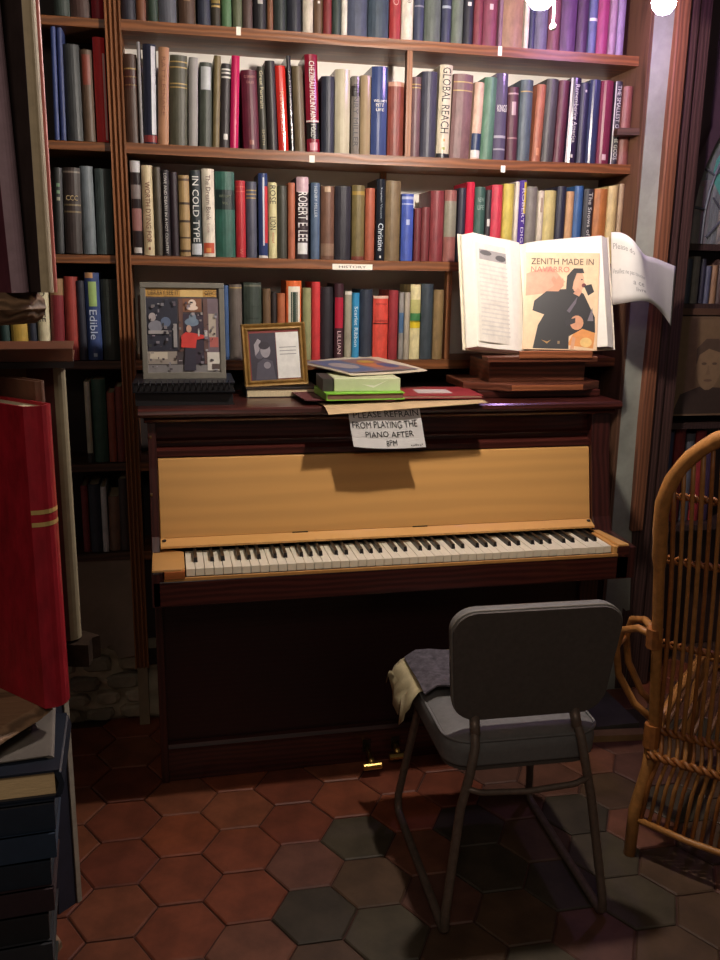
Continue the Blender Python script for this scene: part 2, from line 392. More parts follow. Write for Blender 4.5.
def row(data, zs, place, group, ysp=.565, ymeas=None, gain=1., count_from_right=False, d=.15, ymax=None):
    n = len(data)
    for i, e in enumerate(data):
        x0, x1, xt, yt, col, look = e[:6]; decor = e[6] if len(e) > 6 else (); gloss = e[7] if len(e) > 7 else False
        yy = ysp+random.uniform(-.004, .006)
        # depth-plane points measured on the spines
        if ymeas is None:
            yb = 600; lo, hi = -400, 900
            for _ in range(40):
                mid = (lo+hi)/2
                if atY((x0+x1)/2, mid, yy).z > zs: lo = mid
                else: hi = mid
            yb = lo
        else: yb = ymeas
        a = atY(x0, yb, yy); b = atY(x1, yb, yy)
        if count_from_right: b.x = min(b.x, -.1645); a.x = min(a.x, b.x-.01)
        else: a.x = max(a.x, -.1195); b.x = min(b.x, 1.434)
        w = max(.009, b.x-a.x-.0012)
        tp = atY((x0+x1)/2, yt, yy); lean = 0.
        if xt is not None:
            tl = atY(xt, yt, yy); lean = math.atan2(tl.x-a.x, tl.z-zs)
            if abs(lean) < .012: lean = 0
        h = (tp.z-zs)/math.cos(lean)
        k = n-i if count_from_right else i+1
        book('%s, %s from %s' % (look, ordinal(k), place), ((a.x+b.x)/2, yy, zs+.0008-(0 if count_from_right or zs > 2.05 else .0037*math.sin(math.pi*((a.x+b.x)/2+.121)/1.556))), w, h, d*random.uniform(.92, 1.0), col, lean, 0, gloss, decor, gain, group)

R0 = [
 (121, 136, None, -52, (44, 44, 56), 'navy book with white mark', (('patch', .36, .40, -.3, .5, WHT),)),
 (136.5, 146.5, None, -45, (122, 74, 48), 'chestnut brown book'),
 (148, 158.5, None, -48, (50, 68, 56), 'dark green cloth book'),
 (159, 177, None, -60, (92, 94, 104), 'slate grey cloth book'),
 (179, 196, None, -56, (84, 60, 46), 'brown leather book with ornaments', (('patch', .30, .36, -.4, .4, (150, 120, 84)), ('patch', .44, .50, -.4, .4, (150, 120, 84)))),
 (198, 211, None, -50, (52, 56, 72), 'navy cloth book'),
 (211.5, 221, None, -40, (58, 52, 40), 'black book with gilt tail', (('band', .30, .33, GOLD), ('band', .36, .44, (150, 128, 70)))),
 (222, 232, None, -45, (88, 124, 86), 'leaf green cloth book'),
 (233, 242.5, None, -48, (98, 104, 78), 'olive green cloth book'),
 (243, 253, None, -50, (86, 66, 60), 'purplish brown book'),
 (254, 267, None, -44, (38, 36, 40), 'black book with white emblem', (('patch', .36, .42, -.4, .4, (180, 176, 170)),)),
 (267.5, 273.5, None, -42, (128, 84, 58), 'thin tan brown book'),
 (274, 287, None, -50, (46, 54, 52), 'dark bottle green book'),
 (287.5, 302, None, -52, (40, 42, 52), 'blackish navy cloth book'),
 (303, 313.5, None, -40, (204, 194, 176), 'mottled cream book'),
 (314, 323, None, -44, (104, 78, 58), 'mid brown book with white dot', (('patch', .40, .43, -.2, .3, WHT),)),
 (323.5, 332, None, -46, (124, 44, 44), 'dark red cloth book'),
 (332.5, 341, None, -46, (56, 68, 62), 'grey green cloth book'),
 (341.5, 347.5, None, -40, (220, 214, 200), 'thin white book'),
 (348, 368, None, -56, (74, 80, 100), 'thick slate navy cloth book'),
 (368.5, 389, None, -54, (58, 72, 86), 'thick teal navy cloth book'),
 (389.5, 401, None, -48, (162, 52, 54), 'red book with pale lettering', (('text', 'CONTINENT', .40, .98, .5, (214, 160, 150), 1),)),
 (401.5, 413.5, None, -50, (222, 214, 198), 'white book with grey script', (('text', 'ebbok', .42, .66, .5, (120, 112, 104), 1),)),
 (414, 424, None, -46, (62, 68, 92), 'blue navy cloth book', (('band', .40, .42, (140, 140, 150)),)),
 (424.5, 441, None, -50, (92, 100, 92), 'green slate cloth book'),
 (441.5, 451, None, -46, (58, 62, 86), 'narrow navy book with pale tail band', (('band', .40, .43, (170, 180, 190)),)),
 (451.5, 463, None, -46, (108, 118, 104), 'pale sage cloth book'),
 (463.5, 473, None, -50, (42, 42, 52), 'black book with white serif title', (('text', 'hundreds', .56, .98, .6, WHT, 1), ('patch', .42, .46, -.4, .4, WHT))),
 (473.5, 482.5, None, -46, (128, 58, 68), 'rose maroon book'),
 (483, 497.5, None, -48, (132, 64, 84), 'plum cloth book with white spot', (('patch', .40, .46, -.3, .2, (220, 190, 190)),)),
 (498, 502, None, -48, (140, 106, 124), 'thin mauve book'),
 (502.5, 523, None, -50, (160, 122, 98), 'thick tan cloth book'),
 (523.5, 528.5, None, -46, (226, 214, 200), 'thin ivory book'),
 (529, 534.5, None, -44, (60, 60, 92), 'thin indigo book'),
 (535, 547.5, None, -46, (110, 104, 128), 'grey violet cloth book'),
 (548, 560, None, -46, (124, 72, 84), 'dusky red book'),
 (560.5, 576, None, -46, (96, 62, 102), 'purple cloth book'),
 (576.5, 587.5, None, -46, (80, 50, 84), 'dark plum cloth book'),
 (588, 596, None, -48, (96, 100, 140), 'blue grey book with white tail label', (('band', .33, .36, WHT),)),
 (596.5, 608, None, -44, (158, 60, 106), 'magenta red book'),
 (608.5, 615.5, None, -42, (164, 130, 152), 'pinkish grey book'),
 (616, 623.5, None, -40, (150, 128, 160), 'lilac grey book'),
]
R1 = [
 (124, 140, None, 54, (82, 58, 46), 'brown cloth book with gilt bands', (('band', .62, .82, (74, 34, 32)),)+gilt(.65, .74, .83)),
 (140.5, 143.5, None, 42, (150, 146, 146), 'thin pale grey book'),
 (144, 157.5, 142, 44, (46, 48, 66), 'glossy navy and white jacketed book', (('patch', .1, .98, .25, .9, (214, 214, 220)), ('band', .02, .09, (150, 60, 60))), True),
 (158, 169, 158, 47, (196, 146, 112), 'worn peach jacketed book', (('text', 'RATTLESNAKE', .3, .9, .35, (150, 100, 74)),), True),
 (170, 187.5, 169.5, 55, (84, 82, 66), 'wide olive grey book with gilt lines', gilt(.92, .86, .68, .64)),
 (188.5, 198, 188.5, 57, (176, 172, 168), 'silver glossy jacketed book', (), True),
 (199.5, 212, 199.5, 62, (78, 84, 74), 'grey green book with silver label', (('patch', .68, .95, -.8, .8, (196, 200, 200)),)),
 (212.5, 219.5, 214, 55, (128, 112, 74), 'khaki book leaning right'),
 (220, 229.5, 221.5, 63, (58, 52, 54), 'charcoal book with white bands', (('band', .83, .85, WHT), ('band', .88, .90, WHT), ('band', .92, .94, WHT), ('patch', .10, .17, -.3, .6, WHT))),
 (230, 238.5, 231.5, 55, (206, 34, 96), 'shiny hot pink book', (), True),
 (244, 260, 241, 69.5, (98, 26, 48), 'wide maroon cloth book', (('line', 'CORNISH', .90, .93, .7, (190, 130, 120)), ('line', 'TALES', .83, .86, .5, (190, 130, 120)), ('patch', .06, .12, -.3, .3, (150, 80, 70)))),
 (260.5, 267.5, 257, 66, (70, 68, 60), 'dark grey book with cream title', (('text', 'Great Portraits', .5, .95, .5, (222, 212, 170)), ('text', 'SMITH', .06, .25, .4, (170, 160, 120)))),
 (268.5, 278, 265, 60, (46, 42, 42), 'black book leaning left'),
 (279, 289.5, 275, 65, (214, 52, 44), 'bright scarlet jacketed book', (('text', 'Revolution', .2, .7, .4, (240, 150, 120)),), True),
 (290.2, 294.8, 286, 55, (40, 38, 40), 'thin black book with silver specks', (('text', 'JAMES W. BLAKE', .1, .85, .5, (170, 166, 160)),), True),
 (295.5, 306, 292, 65.5, (108, 92, 66), 'olive brown cloth book'),
 (307.5, 320.5, 304.5, 53.5, (140, 28, 50), 'tall crimson book with white title', (('text', 'CHEZBEAU MOUNTAIN', .34, .93, .42, (236, 214, 206)), ('band', .14, .31, (36, 34, 34)), ('band', .315, .33, WHT), ('text', 'TOLL', .16, .3, .4, (190, 190, 180)), ('patch', .02, .1, -.6, .6, (214, 150, 160))), True),
 (321.5, 334.5, None, 75, (44, 48, 62), 'navy black cloth book'),
 (335, 350, None, 68, (200, 190, 164), 'cream cloth book with shine', (), True),
 (351, 359.5, None, 75, (126, 118, 110), 'silver grey book with black title', (('text', 'HENRY MILLER', .1, .9, .55, (44, 40, 40)), ('band', .75, .88, (52, 46, 46))), True),
 (360, 370.5, None, 74, (170, 148, 116), 'gold beige jacketed book', (), True),
 (371, 387, None, 65, (66, 80, 128), 'glossy blue book with white highlights', (('line', 'WILLIAM', .60, .63, .8, WHT), ('line', 'PITT', .55, .585, .5, WHT), ('line', 'LIFE', .5, .53, .5, WHT)), True),
 (387.5, 403.5, None, 80.5, (136, 66, 54), 'brick red book with torn top', (('band', .94, 1.0, (200, 150, 128)),)),
 (410, 420, None, 75.6, (112, 82, 84), 'mauve brown cloth book', gilt(.86, .9)),
 (420.5, 436, None, 70, (56, 56, 72), 'dark indigo cloth book'),
 (436.5, 449.5, 441, 63.4, (222, 210, 184), 'cream book titled global reach', (('text', 'GLOBAL REACH', .27, .97, .62, (40, 36, 40)), ('band', 0, .05, (36, 34, 40)), ('patch', .18, .21, -.1, .15, (214, 150, 60)), ('patch', .09, .12, -.3, .2, (150, 160, 80)))),
 (450, 469.5, 455, 73, (124, 90, 88), 'wide worn mauve book', gilt(.90, .80)),
 (470.5, 480, 476, 81, (220, 184, 160), 'pink and white book with navy block', (('band', .02, .12, WHT), ('band', .12, .34, (46, 62, 96)))),
 (480.5, 493, 486, 76, (92, 132, 108), 'soft green cloth book'),
 (493.5, 505.5, 497.5, 72, (100, 92, 116), 'glossy violet grey book with silver bands', (('line', 'KINGS', .56, .64, .8, WHT), ('band', .26, .29, (190, 186, 196)), ('band', .12, .14, (170, 166, 176))), True),
 (507, 517.5, 509.5, 86, (92, 48, 60), 'wine book with white label', (('patch', .62, .80, -.4, .4, (190, 160, 160)), ('band', .90, .92, (190, 160, 160)), ('band', .3, .32, (160, 120, 120)))),
 (518, 530.5, 522.5, 78.6, (86, 100, 108), 'slate teal cloth book', gilt(.85,)),
 (532, 541, 538.5, 83.5, (176, 106, 76), 'burnt orange book', (('patch', .08, .18, -.3, .3, (220, 150, 110)),)),
 (541.7, 553.5, 548.5, 78, (76, 72, 72), 'dark grey green cloth book'),
 (554, 564, 561, 79.6, (100, 44, 60), 'dark burgundy book with faint bands', (('rib', (.2, .4, .6, .8)),)),
 (565.7, 576, 572.7, 77, (56, 46, 72), 'black jacketed book titled remembering america', (('patch', 0, 1, -1, -.72, WHT), ('text', 'Remembering America', .24, .92, .52, WHT), ('patch', .06, .10, -.2, .2, WHT)), True),
 (577, 585.5, 583, 82, (48, 46, 74), 'plain navy violet book', (('patch', .88, .91, -.2, .2, WHT),)),
 (586, 596.5, 592, 79, (60, 66, 98), 'blue navy glossy book', (), True),
 (597, 609.5, 604, 80, (132, 52, 76), 'burgundy book with white device', (('patch', .05, .12, -.3, .3, (226, 190, 190)),), True),
 (610.5, 617.5, 616.5, 81, (52, 46, 58), 'black book with white capitals', (('text', 'THE SMALLEST OF THE GODS', .06, .95, .55, WHT), ('patch', 0, 1, -1, -.8, WHT))),
 (619, 630.5, 625, 86, (148, 88, 78), 'red brown cloth book'),
]
R2B = [
 (133.5, 143.5, 129, 161, (50, 42, 44), 'black and white jacketed book', (('band', .88, 1, (206, 206, 208)), ('band', .60, .75, (140, 130, 128)), ('band', .26, .50, (160, 116, 112)), ('patch', .02, .08, -.8, .8, (200, 196, 190))), True),
 (144.4, 155.6, 141.3, 165.5, (222, 204, 164), 'cream book titled worth dying for', (('text', 'WORTH DYING FOR', .14, .82, .45, (110, 50, 40)), ('patch', .06, .09, -.2, .2, (110, 50, 40)))),
 (156, 163.3, 152.5, 167, (82, 74, 58), 'dark olive book'),
 (163.7, 171.4, 160.6, 170, (32, 24, 30), 'black book with white capitals', (('text', 'LOVE AND DEATH IN A HOT COUNTRY', .02, .96, .36, (230, 226, 220)),)),
 (172, 179.5, 169.6, 172, (48, 34, 42), 'dark plum book'),
 (180.5, 191.3, 178, 175, (176, 146, 98), 'tan book with dark bands', (('band', .64, .67, (70, 52, 40)), ('band', .42, .45, (70, 52, 40)), ('band', .22, .24, (70, 52, 40)), ('band', .05, .08, (70, 52, 40)), ('band', .93, .96, (90, 66, 46)))),
 (192, 202.5, 188.6, 170, (44, 54, 56), 'dark book titled in cold type', (('text', 'IN COLD TYPE', .17, .93, .62, (236, 236, 230)), ('band', .02, .15, (206, 212, 216)))),
 (203.4, 216, 200.3, 168.5, (236, 226, 206), 'white book with orange picture at its foot', (('text', 'The Dream Book', .42, .93, .36, (110, 84, 80)), ('patch', .04, .16, -.9, .8, (206, 90, 60)), ('patch', .05, .10, -.5, .3, (232, 160, 90)), ('text', 'Luce', .28, .38, .25, (170, 140, 130)))),
 (216.6, 236, 214.8, 171, (44, 96, 82), 'wide green cloth book with dark band', (('band', .56, .79, (26, 44, 42)), ('line', 'HISTORY', .70, .73, .6, (110, 120, 90)), ('line', 'VOL', .62, .65, .3, (110, 120, 90)))),
 (236.6, 246.4, None, 180, (190, 44, 52), 'red cloth book', (('rib', (.92, .86), (220, 90, 80)), ('text', 'W', .04, .12, .4, (220, 110, 100)))),
 (247, 257.5, None, 181, (82, 84, 100), 'blue grey book with gilt head bands', gilt(.88, .83, .78)),
 (259, 268.5, 258.3, 172.5, (56, 70, 116), 'blue white and red jacketed book', (('patch', .15, .95, -.1, .25, (200, 206, 220)), ('patch', .18, .85, .3, .98, (206, 60, 66)), ('band', .0, .03, WHT)), True),
 (269, 277.5, 268, 181.7, (222, 214, 160), 'pale yellow book with black capitals', (('text', 'ROSE', .72, .96, .7, (40, 36, 30)), ('text', 'LION', .38, .55, .7, (40, 36, 30)), ('text', 'knopf', .2, .34, .3, (190, 80, 60)))),
 (278, 287.5, None, 185, (66, 66, 56), 'dark moss cloth book'),
 (288.3, 295.5, None, 181.7, (178, 102, 72), 'rust orange cloth book'),
 (296.7, 309, None, 176, (58, 44, 48), 'dark jacketed book titled robert e lee', (('band', .82, 1, (204, 172, 180)), ('text', 'ROBERT E. LEE', .22, .82, .78, (240, 236, 232)), ('patch', .06, .2, -.8, .8, (230, 230, 226)))),
 (311, 320, None, 181.7, (84, 104, 130), 'steel blue cloth book', (('text', 'HENRY MILLER', .55, .95, .35, (190, 200, 210)),)),
 (321, 334.5, None, 185, (112, 78, 60), 'brown leather book with chipped head', (('band', .05, .22, (140, 112, 92)), ('patch', .92, .99, -.5, .4, (190, 160, 130)))),
 (335, 351, None, 185, (42, 40, 48), 'thick black cloth book', (('rib', (.9, .62, .1)),)),
 (351.8, 364.5, None, 184, (116, 102, 62), 'olive gold cloth book', (('band', .87, .92, (170, 140, 70)), ('band', .0, .05, (120, 60, 50)))),
 (365, 374.5, None, 187, (168, 88, 62), 'terracotta cloth book'),
 (375.7, 384.4, None, 178, (34, 38, 46), 'black jacketed book titled christine', (('text', 'Christine', .12, .46, .62, (210, 222, 226)), ('text', 'Stephen Vincent', .52, .9, .28, (150, 160, 170)), ('patch', .03, .06, -.2, .2, WHT)), True),
 (385, 400, None, 179.5, (122, 102, 72), 'wide khaki brown cloth book'),
 (401, 413, None, 192.7, (70, 92, 176), 'bright blue book with pale bands', (('band', .92, .96, (170, 180, 214)), ('band', .84, .86, (170, 180, 214)), ('patch', .54, .62, -.3, .3, (170, 180, 214)))),
 (413.6, 420.5, None, 207, (110, 46, 50), 'short maroon book'),
 (420.8, 429, None, 206, (118, 52, 54), 'short dark red book'),
 (429.6, 443, None, 189.5, (132, 54, 58), 'tall deep red cloth book'),
 (443.4, 455.5, None, 189, (150, 92, 84), 'faded red and grey book', (('band', .35, .85, (140, 136, 118)),)),
]
R2C = [
 (458.5, 466, None, 187, (46, 44, 60), 'blackish blue cloth book'),
 (466.4, 474.5, None, 181, (206, 46, 72), 'bright crimson book', (), True),
 (475, 485.6, None, 186, (58, 92, 82), 'dark green book with grey lettering', (('line', 'NEW', .8, .86, .6, (150, 170, 160)), ('line', 'LIFE', .7, .76, .6, (150, 170, 160)))),
 (486, 491.4, None, 189, (56, 50, 54), 'thin black book with white spots', (('patch', .5, .6, -.5, .5, WHT), ('patch', .2, .3, -.5, .5, WHT))),
 (491.7, 502.8, None, 184, (204, 60, 80), 'rose red cloth book'),
 (503.6, 514, None, 183, (208, 190, 90), 'golden yellow book'),
 (514.6, 518.8, None, 181, (224, 214, 200), 'thin ivory book beside a purple one'),
 (519, 526, None, 179.5, (84, 60, 150), 'purple and yellow book', (('patch', .6, .98, .1, .9, (226, 200, 60)), ('text', 'ROBERT DIGBY', .1, .9, .4, (220, 210, 230))), True),
 (526.5, 537.5, None, 186, (128, 122, 114), 'wide grey cloth book'),
 (538, 544, None, 190, (216, 204, 182), 'narrow cream book', (('patch', .7, .9, -.4, .4, (170, 150, 130)),)),
 (544.5, 556.3, None, 190, (206, 190, 124), 'pale straw cloth book'),
 (557, 566, None, 186, (44, 44, 62), 'black blue cloth book'),
 (566.4, 574, None, 191, (206, 160, 112), 'light tan book'),
 (574.3, 583, None, 185.6, (56, 98, 150), 'sea blue book'),
 (583.8, 593.8, None, 188.7, (44, 44, 52), 'black book with white script', (('text', 'The Snows of July', .2, .95, .5, WHT),)),
 (594.6, 607.5, None, 188.7, (186, 116, 60), 'amber brown cloth book'),
 (608, 617.5, None, 186, (214, 190, 130), 'buff yellow book'),
 (618, 625, None, 184, (180, 154, 118), 'beige book beside the right upright'),
]
R3 = [
 (138, 147, None, 296, (50, 38, 34), 'added half-hidden dark brown book'),  # added book, keeps the lit wall beside the frame dark
 (148, 160, None, 292, (46, 44, 48), 'added half-hidden charcoal book'),  # second added book, darkens the same gap
 (214, 222.5, None, 283, (104, 100, 96), 'grey cloth book'),
 (223, 229, None, 285, (70, 98, 142), 'denim blue book'),
 (229.5, 242.5, None, 284, (110, 100, 92), 'grey brown cloth book', gilt(.95,)),
 (244, 262, None, 282, (62, 72, 64), 'thick dark green book', (('band', .95, .97, (120, 120, 104)), ('rib', (.7, .55)))),
 (263, 271, None, 288, (112, 88, 64), 'drab brown book'),
 (271.5, 277, None, 291.7, (50, 42, 40), 'thin black brown book'),
 (277.6, 285.5, None, 292.6, (176, 100, 64), 'burnt sienna book'),
 (286.7, 302, None, 280, (232, 110, 54), 'orange book with dark green panel', (('patch', .05, .93, -.78, .78, (240, 232, 214)), ('patch', .06, .86, -.45, .45, (44, 64, 50)))),
 (303, 311.5, None, 287, (150, 150, 106), 'sage olive book'),
 (312, 320.6, None, 281, (206, 60, 62), 'coral red book'),
 (321, 334, None, 286, (44, 40, 46), 'nearly black cloth book'),
 (334.7, 344, None, 282.6, (62, 32, 40), 'black book with crimson splash', (('patch', .42, .82, -.9, .9, (176, 34, 58)), ('text', 'LILLIAN', .08, .38, .4, (230, 200, 200)))),
 (344.8, 352, None, 290.4, (158, 154, 134), 'grey sage book', (('band', .95, 1, (220, 214, 200)),)),
 (352.4, 359.8, None, 292, (50, 140, 186), 'bright turquoise blue book', (('text', 'Scarlet Ribbon', .2, .8, .5, (220, 236, 240)),)),
 (360.4, 373, None, 288.5, (50, 58, 72), 'dark navy book with faint bands', (('rib', (.9, .84)),)),
 (373.6, 388.8, None, 295, (220, 80, 66), 'vermilion book with black rules', (('band', .56, .575, (70, 30, 30)), ('line', 'ROYALS', .86, .89, .7, (110, 30, 30)), ('line', 'LEGENDS', .6, .63, .8, (110, 30, 30)), ('band', .96, 1, (226, 190, 170)))),
 (389.2, 398.5, None, 289.4, (150, 50, 56), 'carmine cloth book'),
 (399.2, 404.2, None, 291.4, (150, 146, 140), 'thin grey book with blue patch', (('band', .4, .7, (80, 110, 146)),)),
 (404.7, 410.2, None, 291.5, (178, 168, 150), 'thin stone grey book'),
 (410.7, 421, None, 283.6, (232, 220, 168), 'cream book with green and yellow blocks', (('band', .5, .62, (70, 130, 80)), ('band', .42, .52, (226, 200, 50)), ('band', .62, .8, (190, 186, 120)))),
 (421.6, 433.5, None, 283, (62, 72, 80), 'slate cloth book'),
 (434, 444, None, 289, (140, 116, 78), 'khaki tan book'),
]
L0 = [(54, 70, None, -70, (52, 60, 56), 'dark grey green book'), (70.5, 91, None, -66, (66, 46, 42), 'dark brown book'), (91.5, 104, None, -64, (140, 30, 44), 'crimson book')]
L1 = [(54.5, 59.6, 49.8, 27, (48, 62, 110), 'royal blue book leaning left'), (61, 66.6, 56, 28, (50, 60, 104), 'second royal blue book leaning left'), (67.5, 83.5, 62.5, 44.5, (48, 50, 52), 'dark charcoal green book', (('rib', (.8, .72)),)),
 (84, 95.8, 79.7, 50, (80, 62, 48), 'dull brown book with red title patch', (('patch', .62, .95, -.7, .7, (112, 52, 40)),)), (97, 109, 91, 37.5, (196, 56, 58), 'glossy red book', (('patch', .02, .85, .55, .9, (228, 170, 166)),), True)]  # pale strip on the red spine is a painted highlight
L2 = [(56, 64.5, 53, 168, (48, 50, 50), 'dark book with coloured dots', (('patch', .7, .74, -.4, .4, (110, 140, 110)), ('patch', .78, .82, -.4, .4, (110, 140, 110)), ('patch', .62, .66, -.4, .4, (150, 150, 130)))), (65.5, 82.7, 62, 168, (48, 38, 36), 'black brown gilt book', (('band', .94, .96, (110, 100, 90)), ('line', 'CCC', .62, .68, .7, (170, 150, 110)), ('band', .56, .58, (110, 96, 70)), ('band', .48, .5, (110, 96, 70)))),
 (83.5, 96.8, 79.5, 166.4, (98, 106, 112), 'slate grey cloth book'), (97.4, 114, 94, 169, (62, 72, 72), 'dark teal grey book')]
L3 = [(2, 11.5, None, 275, (44, 66, 62), 'dark green book'), (12.5, 29.5, None, 277, (190, 156, 70), 'mustard yellow book'), (30, 38.5, None, 280, (40, 44, 58), 'midnight blue book'),
 (39, 51, 35, 283, (214, 200, 164), 'cream book with black title', (('text', 'DANTE', .5, .9, .5, (50, 44, 40)),)), (52, 66, 49, 279, (150, 116, 80), 'tan book with dark red panel', (('band', .22, .80, (122, 42, 48)),)),
 (66.5, 79.5, 63, 277, (150, 58, 50), 'russet red book'), (80, 88, 76, 281, (40, 40, 52), 'blue black book', (('rib', (.84, .7)),)),
 (88.3, 103, 84, 273, (52, 70, 120), 'blue book with green continent shape', (('patch', .62, .90, -.5, .6, (150, 176, 110)), ('patch', .94, 1, -.9, .2, (196, 150, 110)), ('text', 'Edible', .24, .58, .5, (190, 200, 220)), ('patch', .04, .08, -.2, .3, (170, 180, 200)))), (104, 122, 100, 279.5, (46, 50, 46), 'dark forest green book', (('rib', (.86, .8)),))]
L4 = [(88, 93.8, 82.5, 382, (150, 144, 128), 'grey white book with black tail', (('band', 0, .12, (40, 38, 38)),)), (95, 109, 89.6, 379.7, (44, 66, 58), 'dark green cloth book'), (109.6, 117.5, None, 393, (112, 58, 46), 'red brown leather book'), (118, 127.5, None, 387, (92, 44, 38), 'dark oxblood leather book')]
L5 = [(84, 91, None, 486, (96, 40, 42), 'dark red book'), (91.5, 103, None, 484.7, (40, 42, 52), 'dark navy book'), (103.4, 109.4, 99, 487, (150, 148, 150), 'thin pale grey book leaning left'), (109.6, 120.8, 107.8, 496.8, (92, 70, 58), 'brown leather book with ribs', (('rib', (.7, .55, .4)),)), (121.2, 132, None, 479, (48, 40, 40), 'black leather book')]

def ztop(i): return SH[i]+TH
row(R0, ztop(0), 'fluted upright on the highest shelf', 'books on the highest shelf', gain=.82)
row(R1, ztop(1), 'fluted upright on the second shelf down', 'books on the second shelf down', gain=.74)
row(R2B, ztop(2), 'fluted upright on the labelled shelf', 'books on the labelled shelf', gain=.84)
nb = len(R2B)
class _off: pass
def row_more(data, start, *a, **k):
    global ordinal
    base = ordinal
    def o2(n): return base(n+start)
    ordinal = o2
    row(data, *a, **k); ordinal = base
row_more(R2C, nb, ztop(2), 'fluted upright on the labelled shelf', 'books on the labelled shelf', ymeas=215, gain=.84)
row(R3, ztop(3), 'fluted upright on the lowest main shelf', 'books on the shelf behind the piano top', ymeas=315, gain=.92)
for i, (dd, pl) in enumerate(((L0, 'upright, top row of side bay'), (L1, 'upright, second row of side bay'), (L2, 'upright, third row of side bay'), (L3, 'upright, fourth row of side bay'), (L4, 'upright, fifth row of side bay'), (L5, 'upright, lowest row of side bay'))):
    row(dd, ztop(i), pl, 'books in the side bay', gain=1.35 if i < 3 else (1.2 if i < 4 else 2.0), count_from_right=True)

# ------------------------------------------------------------------ piano
XL, XR = -.086, 1.246
pn = thing('upright_piano', 'dark mahogany upright piano with open maple fallboard and full keyboard', 'piano', (.58, .36, 0))
side = [(.53, 0), (.19, 0), (.19, .56), (.17, .615), (-.012, .622), (-.012, .714), (.13, .722), (.150, .76), (.185, .94), (.20, 1.066), (.53, 1.066)]
MB().prism(side, 'x', XL, -.064).build('side_panel', MAHOGV, pn, bevel=.002)
MB().prism(side, 'x', 1.188, XR).build('side_panel', MAHOGV, pn, bevel=.002)
MB().box(-.064, 1.188, .51, .53, .1, 1.066).build('back_panel', MAHOG, pn)
lid = MB(); lid.prism([(.172, 1.078), (.168, 1.086), (.170, 1.095), (.176, 1.100), (.535, 1.100), (.535, 1.078)], 'x', XL-.022, XR+.020)
lid.build('lid', MAHOG, pn, smooth=False)
mo = MB(); mo.prism([(.20, 1.060), (.186, 1.064), (.180, 1.070), (.186, 1.078), (.53, 1.078), (.53, 1.060)], 'x', XL-.008, XR+.006); mo.build('lid_moulding', MAHOG, pn)
MB().box(-.064, 1.188, .226, .245, .93, 1.062).build('upper_panel', MAHOG, pn)
MB().prism([(.226, 1.000), (.216, 1.002), (.214, 1.008), (.226, 1.014)], 'x', -.064, 1.188).build('panel_moulding', MAHOG, pn)
MB().prism([(.226, .962), (.205, .966), (.205, .982), (.226, .992)], 'x', -.064, 1.188).build('panel_ledge', MAHOG, pn)
# fallboard opened back, maple inside
MB().prism([(.160, .752), (.200, .962), (.216, .962), (.178, .752)], 'x', -.0625, 1.186).build('fallboard', MAPLE, pn, bevel=.002)
MB().prism([(.128, .733), (.128, .7385), (.158, .752), (.176, .752), (.176, .733)], 'x', -.0625, 1.186).build('fallboard_strip', MAPLE, pn)
for x in (.315, .66):
    MB().box(x-.022, x+.022, .1572, .1600, .7505, .7545).build('hinge', mat((60, 44, 30), .4, metal=.6), pn)
for x in (-.053, 1.176):
    MB().lathe([(.005, 0), (.006, .002), (.004, .005), (.0, .006)], 10, (x, .148, .7475)).build('bumper', EBONY, pn)
# key blocks
MB().prism([(-.084, -.014), (-.012, -.014), (-.003, -.004), (-.003, .128), (-.0625, .17), (-.084, .15)], 'z', .7165, .7225).build('key_block_top', MAPLE, pn, bevel=.001)
MB().box(-.054, -.003, -.016, .12, .6965, .7165).build('key_block', MAPLED, pn, bevel=.001)
MB().box(1.1775, 1.190, -.010, .128, .6965, .7185).build('key_block', MAPLE, pn, bevel=.001)
MB().prism([(1.190, -.013), (1.222, -.013), (1.200, .16), (1.186, .16)], 'z', .7185, .7245).build('key_block_top', MAPLE, pn, bevel=.001)
# keys
wkm = MB().box(-.01090, .01090, 0, .15, .698, .7163).mesh('white_key', IVORY)
wkm.transform(Matrix.Translation((-.58, -.36, 0)))
bkm = MB().hexa([(-.0055, .050, .712), (.0055, .050, .712), (.0055, .15, .712), (-.0055, .15, .712), (-.0042, .055, .7285), (.0042, .055, .7285), (.0042, .15, .7285), (-.0042, .15, .7285)]).mesh('black_key', EBONY)
bkm.transform(Matrix.Translation((-.58, -.36, 0)))
names = 'ABCDEFG'
for i in range(50):
    o = link('white_key', wkm, pn); o.location = ((i+.5)*.0235, 0, random.uniform(-.0006, .0004))
    if names[i % 7] in 'ACDFG' and i < 49:
        sh = {'C': -.002, 'D': .002, 'F': -.0025, 'G': 0, 'A': .0025}[names[i % 7]]
        o = link('black_key', bkm, pn); o.location = ((i+1)*.0235+sh, 0, random.uniform(-.0006, .0004))
MB().box(-.055, 1.190, -.013, -.006, .690, .6975).build('key_slip', mat((196, 140, 78), .4, .1), pn)
MB().box(-.084, 1.226, -.012, .19, .622, .690).build('keybed', MAHOG, pn, bevel=.003)
MB().box(1.190, 1.226, -.0125, .10, .690, .7185).build('arm_end', MAHOG, pn, bevel=.002)
MB().box(-.082, -.056, -.0115, .10, .690, .7165).build('arm_end', MAHOG, pn, bevel=.002)
MB().box(-.064, 1.188, .205, .225, .125, .622).build('lower_panel', mat((40, 18, 20), .34, .12, 8, .0, kind='wood', stretch=(1, 7, 7)), pn)
MB().prism([(.225, .104), (.186, .104), (.183, .112), (.190, .122), (.225, .128)], 'x', -.0635, 1.1875).build('panel_rail', mat((60, 26, 22), .55, .3, 8, .04, kind='wood', stretch=(1.0, 7, 7)), pn)
MB().box(-.064, 1.188, .196, .225, .002, .104).build('base_board', MAHOG, pn)
